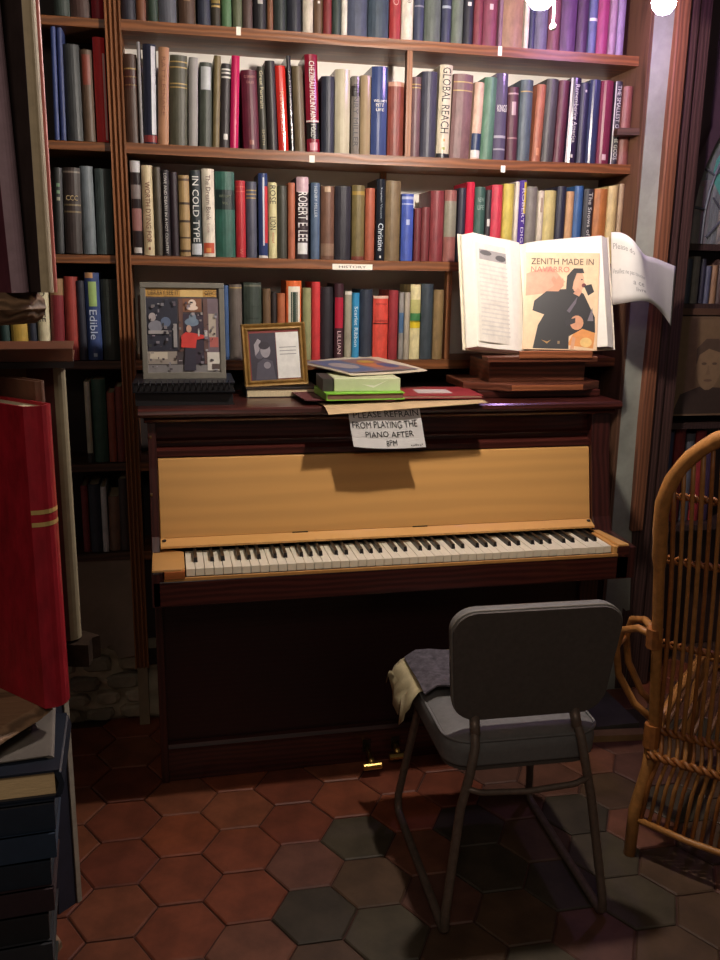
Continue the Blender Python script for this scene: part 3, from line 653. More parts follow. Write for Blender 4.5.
for (x, y) in ((atY(150.5, 437, .19).x, atY(150.5, 437, .19).z), (atY(151.5, 494, .17).x, atY(151.5, 494, .17).z)):
    MB().lathe([(.0025, 0), (.002, .001), (0, .0014)], 8).mesh
    k = MB(); yf = .186 if y > .9 else .158
    k.box(x-.0022, x+.0022, yf-.0035, yf+.012, y-.0022, y+.0022); k.build('screw', BRASS, pn)
for i, (x, y) in enumerate(((.524, .118), (.613, .158))):
    pd = MB(); pd.tube([(x, .205, .052), (x, y+.018, .046), (x, y, .036)], [.008, .009, .010], 10); o = pd.build('pedal', BRASS, pn, smooth=True)
    n = .029; MB().tube([(x-n, y-.004, .033), (x-n+.003, y-.004, .033), (x+n-.003, y-.004, .034), (x+n, y-.004, .034)], [.009, .0115, .0115, .009], 14).build('pedal_bar', BRASS, o, smooth=False)
    MB().box(x-.013, x+.013, .1945, .1965, .034, .075).build('pedal_slot', EBONY, o)

# ------------------------------------------------------------------ things on the piano lid
LZ = 1.1003
# black ring bound folders
def slab(name, label, cat, x0, x1, y0, y1, z0, z1, m_, pm=None, rz=0., group=None):
    """closed book or folder lying flat: two boards, a spine and a page block"""
    t = min(.0025, (z1-z0)*.18); cx, cy = (x0+x1)/2, (y0+y1)/2; o = thing(name, label, cat, (cx, cy, z0), (0, 0, rz), group)
    a, b, h = (x1-x0)/2, (y1-y0)/2, z1-z0
    c = MB(); c.box(-a, a, -b, b, 0, t); c.box(-a, a, -b, b, h-t, h); c.box(-a, -a+t, -b, b, t, h-t); c.build('cover', m_, o, False)
    MB().box(-a+t, a-.004, -b+.003, b-.003, t, h-t).build('pages', pm or PAGES, o, False); return o
fb = slab('folder', 'thick black folder lying on the piano lid under a spiral album', 'folder', -.115, .147, .235, .45, LZ, LZ+.036, BLACK, BLACK)
sp = slab('album', 'black spiral-bound album lying on the thick black folder', 'album', -.118, .150, .222, .45, LZ+.0362, LZ+.062, mat((18, 20, 28), .4, .1), BLACK, rz=-.02)
cl = MB()
for i in range(17):
    x = -.118+.236*i/16; pts = [(x, -.112+.010*math.cos(a), .020+.012*math.sin(a)) for a in [math.pi*2*k/10 for k in range(11)]]
    cl.tube(pts, .0014, 5)
cl.build('spiral_binding', BLACK, sp, False)
# photograph in a grey frame, leaning back
tilt = -.10
ph = thing('framed_photograph', 'grey-framed colour photograph of a man in a red jumper outside a shop', 'photograph', (.018, .318, LZ+.0605), (tilt, 0, .0))
fw, fh = .226, .262
fr = MB(); bd = .015
fr.box(-fw/2, fw/2, 0, .012, 0, bd+.004); fr.box(-fw/2, fw/2, 0, .012, fh-bd, fh); fr.box(-fw/2, -fw/2+bd, 0, .012, bd, fh-bd); fr.box(fw/2-bd, fw/2, 0, .012, bd, fh-bd); fr.box(-fw/2+bd, fw/2-bd, .008, .012, bd, fh-bd)
fr.build('frame', mat((112, 108, 98), .5, .15, 30), ph, False, bevel=.003)
pr_ = [(rect(0, 1, 0, 1), (70, 62, 66)), (rect(0, .97, .90, 1), (196, 150, 78)), (rect(.47, .78, .90, .985), (214, 180, 116)), (rect(0, .42, .26, .88), (42, 44, 58)),
 (rect(0, .4, .10, .25), (150, 140, 130)), (rect(.03, .27, .16, .245), (196, 186, 168)), (rect(0, 1, 0, .09), (126, 122, 122)), (rect(.44, .50, .25, .88), (104, 74, 66)), (rect(.50, .76, .72, .88), (126, 84, 62)), (ell(.63, .82, .055, .05), (226, 206, 190)), (ell(.63, .77, .08, .03), (226, 206, 190)),
 (rect(.50, .78, .10, .70), (56, 46, 60)), (ell(.62, .60, .10, .05), (112, 130, 150)), (ell(.63, .65, .05, .06), (120, 138, 156)), (rect(.78, .84, .10, .88), (98, 72, 68)), (rect(.84, 1, .2, .88), (112, 96, 104)), (rect(.85, .95, .42, .7), (176, 164, 150)), (rect(.86, .98, .30, .42), (176, 96, 90)),
 (rect(.82, 1, .02, .24), (206, 200, 190)), (rect(.88, .99, .03, .10), (84, 70, 66)), (ell(.12, .55, .10, .07), (130, 130, 140)), (ell(.26, .60, .07, .06), (90, 104, 130)), (ell(.08, .66, .05, .05), (170, 160, 160)), (rect(.02, .30, .46, .50), (160, 156, 156)), (rect(.36, .41, .30, .58), (150, 146, 146)),
 ([(.49, .02), (.52, .30), (.66, .30), (.66, .02)], (52, 48, 62)), ([(.46, .30), (.47, .44), (.53, .48), (.64, .47), (.80, .44), (.80, .41), (.68, .39), (.66, .29)], (206, 62, 56)), (ell(.575, .52, .036, .045), (196, 156, 136)), (ell(.80, .43, .02, .02), (206, 166, 146)), (rect(.70, .72, .43, .52), (190, 190, 186)), (rect(.79, .83, .43, .5), (190, 186, 180))]
rp_ = random.Random(8)
for i in range(90):
    a, b = rp_.uniform(.01, .95), rp_.uniform(.02, .86); w_, h_ = rp_.uniform(.01, .05), rp_.uniform(.008, .04); g_ = rp_.choice((40, 60, 90, 120, 150))
    if .45 < a < .70 and b < .58: continue
    pr_.append((rect(a, min(a+w_, .99), b, b+h_), (g_+rp_.randrange(14), g_, g_+rp_.randrange(12)), 33+i % 3))
pp = patches(pr_, (-fw/2+bd, .0078, bd+.004), (fw-2*bd, 0, 0), (0, 0, fh-2*bd-.004), (0, -1, 0), ph, 'print', .0002)
lettering('LIBRARY SEE IT', (-fw/2+bd+.006, .0012, bd+.004+(fh-2*bd)*.905), (.082, 0, 0), (0, 0, .012), INK, ph)
lettering('OFFICE', (fw/2-bd-.038, .0012, bd+.004+(fh-2*bd)*.905), (.032, 0, 0), (0, 0, .011), INK, ph)
# gilt frame on a black book
slab('book', 'flat black book lying on the piano lid under the gilt frame', 'book', .19, .40, .36, .51, LZ, LZ+.026, BLACK, PAGES)
gf = thing('picture_frame', 'small gilt picture frame with a dark portrait and a white caption card', 'picture frame', (.284, .405, LZ+.0265), (-.16, -.045, 0))
fw2, fh2, bd2 = .188, .184, .020
g = MB()
for k, (ins, yy) in enumerate(((0, 0), )):
    pass
def frame_ring(mb, w, h, b, prof):
    """moulded rectangular frame: prof = [(inset, y)]"""
    loops = []
    for ins, y in prof:
        loops.append([(-w/2+ins, y, ins), (w/2-ins, y, ins), (w/2-ins, y, h-ins), (-w/2+ins, y, h-ins)])
    vs = [p for l in loops for p in l]; fs = []
    for i in range(len(loops)-1):
        for j in range(4): fs.append((i*4+j, i*4+(j+1) % 4, (i+1)*4+(j+1) % 4, (i+1)*4+j))
    return mb.add(vs, fs)
frame_ring(g, fw2, fh2, bd2, [(0, .016), (0, .004), (.003, 0), (.007, .002), (.010, .006), (.013, .003), (.016, .002), (.020, .007), (.020, .012)])
g.build('frame', mat((150, 116, 62), .4, .3, 40, .2, metal=.35), gf, False)
MB().box(-fw2/2+.002, fw2/2-.002, .010, .016, .002, fh2-.002).build('backing', mat((84, 36, 34), .7), gf, False)
iw, ih = fw2-.04, fh2-.04
pt = [(rect(0, 1, 0, 1), (126, 46, 42)), (rect(.02, .53, .0, .95), (54, 48, 60)), (ell(.20, .55, .10, .12), (84, 80, 92)), (ell(.32, .60, .10, .15), (150, 144, 150)), ([(.10, 0), (.15, .35), (.28, .44), (.45, .38), (.50, 0)], (78, 74, 86)), ([(.12, .50), (.10, .72), (.18, .84), (.24, .80), (.20, .60)], (156, 150, 156)), (ell(.30, .70, .11, .08), (46, 40, 50)), (ell(.34, .30, .07, .07), (140, 134, 142)), (rect(.54, .99, .02, .95), (222, 220, 214))]
for i in range(3): pt.append((rect(.60, .93, .64-.07*i, .655-.07*i), (140, 140, 140)))
patches(pt, (-iw/2, .0098, .02), (iw, 0, 0), (0, 0, ih), (0, -1, 0), gf, 'print', .0002)
# pile of papers and magazines in the middle
def flat_sheet(name, label, cat, corners, t, m_, nu=8, nv=6, droop=None, group=None):
    c = [Vector(p) for p in corners]      # near-left, near-right, far-right, far-left
    loc = (c[0]+c[1]+c[2]+c[3])/4; o = thing(name, label, cat, loc, (0, 0, 0), group); rows_ = []
    for i in range(nv+1):
        v = i/nv; r = []
        for j in range(nu+1):
            u = j/nu; p = (c[0]*(1-u)+c[1]*u)*(1-v)+(c[3]*(1-u)+c[2]*u)*v
            if droop: p = p+Vector((0, 0, droop(u, v)))
            r.append(p)
        rows_.append(r)
    MB().sheet(rows_, t).build('sheet', m_, o); return o
MAN = mat((186, 158, 118), .8, .15, 20); 
flat_sheet('music_score', 'large tan paper score lying lowest in the pile, drooping over the lid edge', 'paper', [(.385, .112, LZ+.005), (.83, .116, LZ+.012), (.845, .37, LZ+.012), (.36, .36, LZ+.002)], .0012, MAN, 14, 10, lambda u, v: -.018*max(0, 1-v/.2)**1.5*(1-u))
flat_sheet('folded_paper', 'maroon folded paper cover lying on the tan score', 'paper', [(.335, .20, LZ+.0148), (.58, .165, LZ+.0152), (.59, .36, LZ+.0152), (.32, .37, LZ+.0148)], .003, mat((92, 42, 46), .6, .2, 20), 8, 6)
rf = slab('folder', 'red folder with a grey label resting on the pile at its right', 'folder', .60, .842, .175, .37, LZ+.016, LZ+.024, mat((140, 40, 46), .5, .12, 30), PAPER, rz=-.06)
MB().box(-.055, .045, -.045, .035, .0081, .0086).build('label', mat((190, 176, 170), .7), rf, False)
gb = slab('booklet', 'lime green booklet lying under the pale box in the paper pile', 'booklet', .385, .605, .165, .34, LZ+.0165, LZ+.036, mat((126, 190, 58), .5, .08), mat((120, 86, 70), .8), rz=.03)
bx = thing('carton', 'pale green and white carton with a white bird emblem under the top magazine', 'box', (.505, .27, LZ+.0362), (0, 0, -.03))
b_ = MB().box(-.088, .098, -.075, .075, 0, .036); b_.build('box_body', mat((196, 202, 160), .6, .1), bx, False, bevel=.002)
MB().box(-.118, -.0885, -.07, .07, .001, .035).build('box_flap', mat((58, 52, 48), .6), bx, False)
MB().add([(-.01, -.0756, .020), (.022, -.0756, .010), (.060, -.0756, .030), (.024, -.0756, .016)], [(0, 1, 3), (1, 2, 3)]).build('emblem', PAPER, bx, False)
mg = flat_sheet('magazine', 'open colour magazine lying on top of the paper pile', 'magazine', [tuple(atZ(350, 374.5, LZ+.080)), tuple(atZ(427, 370, LZ+.080)), tuple(atZ(366, 353.5, LZ+.100)), tuple(atZ(297, 361.5, LZ+.092))], .003, mat((206, 194, 170), .5, .08), 10, 6, lambda u, v: -.0025*math.sin(u*3.14)+.0012*math.sin(v*5))
MGC = [Vector(p) for p in [tuple(atZ(350, 374.5, LZ+.080)), tuple(atZ(427, 370, LZ+.080)), tuple(atZ(366, 353.5, LZ+.100)), tuple(atZ(297, 361.5, LZ+.092))]]
patches([(rect(.05, .94, .06, .95), (120, 112, 118)), (rect(.08, .46, .12, .9), (86, 98, 128)), (rect(.5, .9, .1, .9), (140, 104, 96)), (ell(.62, .5, .12, .2), (176, 110, 70)), (ell(.78, .4, .1, .16), (72, 84, 120)), (ell(.27, .5, .14, .22), (150, 140, 140)), (ell(.7, .7, .1, .1), (190, 150, 60))],
        MGC[0]+Vector((0, 0, .0016)), MGC[1]-MGC[0], MGC[3]-MGC[0], (0, 0, 1), mg, 'print', .0002, True)
# handwritten note
nt_ = thing('handwritten_note', 'white paper note asking not to play, hanging below the paper pile', 'note', (.56, .125, 1.04))
TL, TR, BL, BR = atY(348, 411, .130), atY(419.5, 408.5, .130), atY(353.5, 446.5, .124), atY(426, 447, .124)
def npt(u, v):
    p = (TL*(1-u)+TR*u)*(1-v)+(BL*(1-u)+BR*u)*v
    return p+Vector((0, -.012*max(0, v-.75)*(1-.5*u)-.002*math.sin(u*6), -.005*math.sin(u*3.14)*v))
MB().sheet([[npt(j/20, i/16) for j in range(21)] for i in range(17)], -.0006).build('sheet', mat((226, 222, 220), .8, .03, 30), nt_)
def note_line(s, u0, u1, v0, v1):
    vs, fs = text_polys(s)
    MB().add([npt(u0+(u1-u0)*a, v1+(v0-v1)*b+.012*math.sin(a*11))+Vector((0, -.0012, 0)) for a, b in vs], fs).build('handwriting', INK, nt_)
note_line('PLEASE REFRAIN', .06, .97, .03, .19); note_line('FROM PLAYING THE', .03, .93, .29, .47); note_line('PIANO AFTER', .19, .86, .56, .71); note_line('8PM', .46, .61, .78, .93); note_line('merci', .80, .96, .90, .95)

# wooden book stand with a large open book
st = thing('book_stand', 'small dark wooden book stand on the piano lid', 'stand', (1.08, .36, LZ))
WST = mat((96, 52, 36), .35, .3, 8, .05, kind='wood', stretch=(1, 7, 7), coat=.2); WST2 = mat((150, 88, 56), .4, .25, 8, .05, kind='wood', stretch=(1, 7, 7))
MB().box(.86, 1.25, .28, .50, LZ, LZ+.022).build('foot_block', MAHOG, st, bevel=.003)
MB().prism([(.83, .33), (.95, .245), (1.175, .245), (1.255, .30), (1.255, .50), (.83, .50)], 'z', LZ+.022, LZ+.045).build('base', WST, st, bevel=.003)
MB().prism([(.95, .2435), (1.175, .2435), (1.175, .246), (.95, .246)], 'z', LZ+.026, LZ+.041).build('base_edge', WST2, st)
MB().box(.90, 1.205, .30, .48, LZ+.045, LZ+.106).build('riser', WST, st, bevel=.003)
MB().box(.88, 1.225, .262, .315, LZ+.106, LZ+.122).build('ledge', WST, st, bevel=.002)
MB().box(.975, 1.205, .258, .268, LZ+.117, LZ+.139).build('lip', WST2, st, bevel=.002)
OB = Vector((1.052, .352, LZ+.130)); tl_ = -.30
ob = thing('open_book', 'very large open book propped on the wooden stand', 'book', OB, (tl_, 0, -.03))
HB = .345
def leaf(sgn, wd):
    sec = [(0, .052), (.012*sgn, .028), (.05*sgn, .006), (.12*sgn, -.019), (wd*sgn, -.052), ((wd+.028)*sgn, -.030), ((wd+.030)*sgn, -.022), (0, .060)]
    if sgn < 0: sec = sec[::-1]
    return MB().prism(sec, 'z', .004, HB)
leaf(-1, .186).build('page_block', mat((246, 240, 226), .8, .04, 60), ob, False); leaf(1, .222).build('page_block', mat((246, 240, 226), .8, .04, 60), ob, False)
cv = MB(); cv.prism([(-.224, -.022), (0, .0615), (.260, -.022), (.260, -.018), (0, .066), (-.224, -.018)], 'z', 0, HB+.006); cv.build('cover', mat((224, 214, 190), .6, .1), ob, False)
lp = []
for i in range(13): lp.append((rect(.50, .90, .84-.05*i, .845-.05*i), (190, 186, 180)))
LO, LU = Vector((-.180, -.0525, .02)), Vector((.122, .057, 0))
patches([(rect(0, 1, .0, .96), (236, 230, 214)), (rect(.1, .95, .80, .90), (176, 172, 166)), (ell(.3, .87, .18, .025), (110, 108, 106)), (ell(.75, .84, .16, .03), (100, 98, 98))]+[(rect(.08, .95, .74-.042*i, .755-.042*i), (222, 217, 205), 3) for i in range(17)], LO, LU, Vector((0, 0, HB-.035)), (0, -1, 0), ob, 'printed_page', .00015)
# magazine resting on the right-hand page
mz = thing('magazine', 'magazine with a singer in black jacket leaning on the open book', 'magazine', OB+Vector((.080, -.020, .006)), (tl_+.02, 0, -.32))
mw, mh = .222, .298
MB().box(-mw/2, mw/2, 0, .006, 0, mh).build('cover', mat((236, 200, 158), .35, .06, 8), mz, False)
prn = [(rect(.02, .98, .01, .99), (236, 202, 160)), ([(.02, .55), (.02, .78), (.35, .86), (.55, .70), (.3, .58)], (214, 160, 128)), ([(.6, .05), (.95, .02), (.97, .2), (.75, .28)], (226, 150, 76)),
 ([(.14, .01), (.20, .25), (.28, .36), (.12, .40), (.14, .50), (.30, .60), (.45, .62), (.66, .63), (.80, .58), (.96, .34), (.97, .18), (.80, .22), (.62, .14), (.62, .01)], (20, 15, 19)),
 ([(.30, .60), (.40, .66), (.36, .72), (.39, .76), (.43, .72), (.46, .76), (.50, .72), (.52, .74), (.53, .66), (.46, .60)], (206, 146, 112)),
 (ell(.72, .70, .085, .115), (222, 168, 132)), ([(.56, .58), (.57, .76), (.66, .84), (.78, .84), (.80, .79), (.70, .79), (.66, .70), (.64, .58)], (18, 13, 16)), ([(.66, .58), (.72, .64), (.78, .60), (.74, .55)], (206, 150, 116)), (ell(.80, .665, .03, .022), (110, 30, 34)), ([(.80, .66), (.90, .68), (.94, .60), (.86, .56)], (24, 22, 28)), (ell(.77, .725, .012, .008), (50, 36, 34)),
 (ell(.72, .28, .09, .075), (212, 150, 110)), ([(.56, .30), (.70, .33), (.70, .28), (.58, .24)], (30, 24, 32)), ([(.58, .40), (.72, .55), (.70, .48), (.62, .38)], (96, 84, 96)), ([(.86, .30), (.92, .44), (.94, .30)], (120, 108, 116)), ([(.25, .10), (.33, .08), (.38, .10), (.33, .06)], (190, 140, 70)), (rect(.47, .50, .06, .09), (150, 120, 80)), ([(.64, .01), (.67, .14), (.71, .12), (.69, .01)], (216, 160, 120)), (ell(.85, .08, .08, .05), (236, 196, 120))]
patches(prn, (-mw/2, 0, 0), (mw, 0, 0), (0, 0, mh), (0, -1, 0), mz, 'print', .00012)
lettering('ZENITH MADE IN', (-mw*.42, -.003, mh*.875), (mw*.84, 0, 0), (0, 0, mh*.062), mat((70, 58, 52), .6), mz)
lettering('NAVARRO', (-mw*.42, -.003, mh*.795), (mw*.52, 0, 0), (0, 0, mh*.058), mat((222, 120, 108), .6), mz)
# curling sheet taped to the edge of the open book
cs = thing('curling_sheet', 'white printed sheet curling off the right edge of the open book', 'paper', (1.36, .30, 1.42))
def cpt(px, py, Y): return atY(px, py, Y)
top = [(611, 232, .322), (622, 233, .285), (632, 239, .262), (640, 249, .262), (645, 255, .29), (655, 258, .33), (665, 262, .36), (676, 266.5, .385)]
bot = [(611.5, 305, .322), (622, 303.5, .285), (634, 301.5, .262), (646, 301.5, .262), (654, 305, .285), (660, 311, .315), (665, 317, .34), (671, 326, .36)]
def crv(lst, n):
    out = []; P = [cpt(*p) for p in lst]; k = len(P)-1
    for i in range(n+1):
        t = i/n*k; j = min(int(t), k-1); u = t-j
        p0, p1, p2, p3 = P[max(j-1, 0)], P[j], P[j+1], P[min(j+2, k)]
        out.append(.5*((2*p1)+(p2-p0)*u+(2*p0-5*p1+4*p2-p3)*u*u+(3*p1-p0-3*p2+p3)*u*u*u))
    return out
ct, cb = crv(top, 28), crv(bot, 28)
rows_ = [[ct[j]*(1-v/8)+cb[j]*(v/8) for j in range(29)] for v in range(9)]
MB().sheet(rows_, -.0005).build('sheet', mat((232, 228, 226), .75, .03, 30), cs, smooth=True)
gy = mat((150, 148, 150), .8)
def cs_line(s, j0, j1, v0, v1):
    vs, fs = text_polys(s); mb = MB(); out = []
    for a, b in vs:
        t = j0+(j1-j0)*a; j = min(int(t), 27); u = t-j; v = v1+(v0-v1)*b
        p = (ct[j]*(1-u)+ct[j+1]*u)*(1-v)+(cb[j]*(1-u)+cb[j+1]*u)*v; d = (CAM-p).normalized(); out.append(p+Vector((-.25, -.97, 0))*.0012)
    mb.add(out, fs).build('printed_line', gy, cs)
cs_line('Please do', 1, 9, .15, .23); cs_line('Veuillez ne pas toucher', .8, 13, .50, .59); cs_line('a ce', 8, 12, .66, .72); cs_line('livre', 9, 12.5, .76, .83)

# ------------------------------------------------------------------ grey office chair
gc = thing('office_chair', 'grey vinyl steel-framed chair with sled base at the keyboard', 'chair', (.735, -.33, 0), (0, 0, -.03))
VINYL = mat((112, 110, 108), .55, .12, 70, .15); VINYLB = mat((84, 76, 70), .7, .14, 90, .2)
GX = .19
def frame_side(s, name):
    # floor runner, front leg, rear leg that rises to the back, all one bent tube
    x = s*GX; xi = s*(GX-.035); xb = s*.118
    pts = [(xb, -.138, .54), (xb, -.150, .485), (xb*1.05, -.182, .445), (xi*.88, -.190, .38), (xi, -.192, .30), (x*.99, -.220, .06), (x, -.226, .022), (x, -.215, .0125), (x, -.19, .011), (x, .20, .011), (x, .236, .013), (x, .247, .03), (x, .245, .06), (xi, .185, .36), (xi*.96, .165, .388)]
    return MB().tube(pts, .0105, 10)
frame_side(-1, 'l').build('side_frame', STEEL, gc, False, smooth=True); frame_side(1, 'r').build('side_frame', STEEL, gc, False, smooth=True)
MB().tube([(-.148, -.194, .352), (-.11, -.196, .338), (0, -.198, .332), (.11, -.196, .338), (.148, -.194, .352)], .007, 8).build('cross_rail', STEEL, gc, False, smooth=True)
MB().tube([(-.15, .17, .375), (.15, .17, .375)], .008, 8).build('cross_rail', STEEL, gc, False)
def rrect(w, h, r, n=6, taper=0.):
    pts = []
    for cx, cy, a0 in ((w/2-r, h/2-r, 0), (-w/2+r, h/2-r, 90), (-w/2+r, -h/2+r, 180), (w/2-r, -h/2+r, 270)):
        for k in range(n+1):
            a = math.radians(a0+90*k/n); x = cx+r*math.cos(a); y = cy+r*math.sin(a); pts.append((x*(1+taper*y/h), y))
    return pts
def pad(mb, outline, thick, puff, plane, c, curve=0.):
    """cushion: outline swept through a rounded thickness"""
    prof = [(.0, 1.0), (.06, 1.0), (.5, 1.012), (.94, 1.0), (1., .97)]; n = len(outline); vs = []
    for t, s in prof:
        for x, y in outline:
            X, Yy = x*s, y*s
            q = {'xz': (c[0]+X, c[1]+t*thick+curve*(x/.2)**2, c[2]+Yy), 'xy': (c[0]+X, c[1]+Yy, c[2]+t*thick)}[plane]; vs.append(q)
    fs = [(i*n+j, i*n+(j+1) % n, (i+1)*n+(j+1) % n, (i+1)*n+j) for i in range(len(prof)-1) for j in range(n)]
    fs.append(tuple(range(n))[::-1])
    # domed top
    o = len(prof)-1; rings = [(.8, .6), (.5, .9), (.2, 1.0)]
    base = o*n
    for s, hgt in rings:
        st_ = len(vs)
        for x, y in outline:
            q = {'xz': (c[0]+x*s, c[1]+thick+puff*hgt+curve*(x*s/.2)**2, c[2]+y*s), 'xy': (c[0]+x*s, c[1]+y*s, c[2]+thick+puff*hgt)}[plane]; vs.append(q)
        fs += [(base+j, base+(j+1) % n, st_+(j+1) % n, st_+j) for j in range(n)]; base = st_
    fs.append(tuple(range(base, base+n)))
    return mb.add(vs, fs)
seat = pad(MB(), [(x*(1.02+.02*(y/.4)), y) for x, y in rrect(.36, .40, .06)], .062, .014, 'xy', (0, .030, .388)); seat.build('seat', VINYL, gc, False, smooth=True)
MB().tube([(x*(1.02+.02*(y/.4))*1.006, y*1.004+.03, .449) for x, y in rrect(.36, .40, .06)], .0035, 6, True).build('seat_piping', VINYL, gc, False, smooth=True)
MB().prism([(x*(1.02+.02*(y/.4))*.97, y*.97+.03) for x, y in rrect(.36, .40, .06)], 'z', .374, .389).build('seat_pan', VINYLB, gc, False)
br = thing  # backrest: tilted pad whose rear panel is darker
bk = MB(); pad(bk, rrect(.372, .268, .055, 8, .13), .030, .012, 'xz', (0, 0, 0), 0)
bo = bk.build('backrest', [VINYL], gc, False, smooth=True); bo.location = (.008, -.166, .626); bo.rotation_euler = (.12, 0, 0)
MB().prism([(x*.996, z*.996) for x, z in rrect(.372, .268, .055, 8, .13)], 'y', -.005, .002).build('back_panel', VINYLB, bo, False)
MB().tube([(x*1.004, .004, z*1.004) for x, z in rrect(.372, .268, .055, 8, .13)], .0032, 6, True).build('back_piping', mat((120, 114, 106), .5), bo, False, smooth=True)
for s in (-1, 1):
    MB().tube([(s*.118, -.146, .50), (s*.120, -.166, .462)], .012, 10).build('back_bracket', STEEL, gc, False, smooth=True)
# torn cloth and dark pad over the seat's left front corner
ct_ = thing('seat_cloth', 'torn cream cloth hanging over the chair seat corner under a dark patterned pad', 'cloth', (.60, -.15, .47))
def gcw(x, y, z):
    v = Matrix.Rotation(-.03, 3, 'Z') @ Vector((x*.94, y, z+.004)); return v+Vector((.735, -.33, 0))
rows_ = []
prof = [(-.02, .475), (-.10, .474), (-.17, .468), (-.207, .455), (-.222, .43), (-.230, .40), (-.236, .37), (-.240, .345)]
for i, (x, z) in enumerate(prof):
    r = []
    for j in range(9):
        y = .055+.19*j/8; zz = z
        if i > 3: zz = .455-(.455-z)*(.45+.55*abs(math.sin(j*1.25+.6)))*(1.0 if j < 6 else .7)
        r.append(gcw(x-.006*math.sin(j*1.9)*(i > 3), y+(.02 if i > 5 else 0), zz+.002))
    rows_.append(r)
MB().sheet(rows_, .002).build('cream_cloth', mat((196, 180, 140), .85, .2, 25, .2), ct_, smooth=True)
rows_ = []
for i in range(8):
    x = -.200+.25*i/7; rows_.append([gcw(x, .02+.215*j/7+.012*math.sin(i*1.3), .4825+.003*math.sin(i+j*.7)-(.012 if i == 0 else 0)) for j in range(8)])
M_PAD = mat((84, 78, 84), .6, .7, 60)
MB().sheet(rows_, -.004).build('patterned_pad', M_PAD, ct_)

# ------------------------------------------------------------------ rattan chair
RO = Vector((1.322, -.530, 0)); RZ = -math.pi/4
rc = thing('rattan_chair', 'honey-coloured rattan armchair with arched cane back and flared skirt', 'chair', RO, (0, 0, RZ))
def back_y(z):           # recline of the back, local y (chair faces +y)
    return -.0-.16*max(0, z-.33)
HW = .255
def hoop(t):             # t 0..1 along the outer hoop from left seat joint over the top
    zs, zt = .33, .92
    Ls = zt-zs; Rr = HW+.012; La = math.pi*Rr*.95; T = 2*Ls+La; d = t*T
    if d < Ls: x, z = -HW-.012*(d/Ls), zs+d
    elif d < Ls+La:
        a = math.pi*(d-Ls)/La; x, z = -Rr*math.cos(a), zt+Rr*.92*math.sin(a)
    else: d -= Ls+La; x, z = HW+.012*(1-d/Ls), zt-d
    return (x, back_y(z), z)
def zhoop(x):
    Rr = HW+.012; return .92+Rr*.92*math.sqrt(max(0, 1-(x/Rr)**2))
MB().tube([hoop(i/60) for i in range(61)], [.0132+.0035*(14 < i < 46)+.0014*(i % 2)*(14 < i < 46) for i in range(61)], 10).build('back_hoop', RATTAN, rc, False, smooth=True)
for s in (-1, 1):
    MB().tube([(s*HW, 0, .34), (s*(HW+.004), -.012, .24), (s*(HW+.02), -.035, .13), (s*(HW+.022), -.04, .0)], [.017, .016, .016, .015], 10).build('rear_leg', RATTAN, rc, False, smooth=True)
    MB().tube([(s*(HW-.02), .44, .40), (s*(HW-.01), .45, .2), (s*HW, .46, 0)], .016, 10).build('front_leg', RATTAN, rc, False, smooth=True)
    for k, dx in enumerate((0., .062)):     # the paired canes of the arm loop
        MB().tube([(s*(HW+.012), -.045+dx*.3, .61), (s*(HW+.055), -.03+dx, .615), (s*(HW+.10), -.005+dx*1.4, .59), (s*(HW+.118), .02+dx*1.4, .53), (s*(HW+.112), .04+dx*1.4, .45), (s*(HW+.07), .06+dx*1.2, .37), (s*(HW+.01), .07+dx, .325)], .0095, 8).build('arm_cane', RATTAN, rc, False, smooth=True)
    MB().tube([(s*(HW+.119), .02, .53), (s*(HW+.119), .11, .53)], .007, 8).build('arm_bar', RATTAND, rc, False)
    MB().tube([(s*(HW+.012), back_y(.62)+.002, .63), (s*(HW+.012), back_y(.60)+.002, .58)], .0195, 10).build('binding', RATTAND, rc, False)
    MB().tube([(s*(HW+.003), -.006, .36), (s*(HW+.003), -.008, .30)], .0205, 10).build('binding', RATTAND, rc, False)
NC = 26
for i in range(NC):
    u = -1+2*(i+.5)/NC; x = u*(HW-.003)
    zt = zhoop(x*1.02)-.01; pts = []
    for k in range(9):
        z = zt+(.36-zt)*k/8; bow = .010*math.sin(math.pi*k/8)
        pts.append((x*(1-.02*math.sin(math.pi*k/8)), back_y(z)+bow, z))
    pts += [(x*1.0+.004, .012, .335), (x+.012, -.014, .315), (x+.014, -.022, .29), (x*1.06+.010, -.030, .21), (x*1.10+.008, -.038, .10)]
    MB().tube(pts, .0050 if i % 3 else .0058, 6).build('back_cane', RATTAN if i % 4 else RATTAND, rc, False, smooth=True)
def twist(name, z, y, hw, r=.006, ph=0.):
    for q in (0, math.pi):
        pts = [(-hw+2*hw*k/72, y+.007*math.cos(k*1.05+q+ph), z+.007*math.sin(k*1.05+q+ph)) for k in range(73)]
        MB().tube(pts, r, 5).build(name, RATTAND, rc, False, smooth=True)
for z in (.97, .81, .585): twist('cross_weave', z, back_y(z)+.024, HW+.002, .0048)
twist('seat_weave', .345, .004, HW, .0062); twist('seat_weave', .285, -.026, HW+.004, .0062, 1.)
MB().tube([(-HW-.03, -.036, .105), (-.14, -.052, .100), (0, -.056, .100), (.14, -.052, .100), (HW+.03, -.036, .105)], .0085, 8).build('skirt_rail', RATTAN, rc, False, smooth=True)
for i in range(15):
    x = -HW+.02+2*(HW-.02)*i/14; MB().tube([(x, .005, .338), (x, .20, .352), (x, .44, .372)], 0.006, 6).build('seat_cane', mat((96, 60, 32), .6, .3, 40), rc, False, smooth=True)  # dark cane colour stands in for shade inside the chair
MB().tube([(-HW, .44, .385), (0, .47, .385), (HW, .44, .385)], .014, 8).build('front_rail', RATTAN, rc, False, smooth=True)
for s in (-1, 1): MB().tube([(s*HW, .0, .325), (s*(HW+.005), .22, .345), (s*(HW-.02), .44, .385)], .013, 8).build('seat_rail', RATTAN, rc, False, smooth=True)
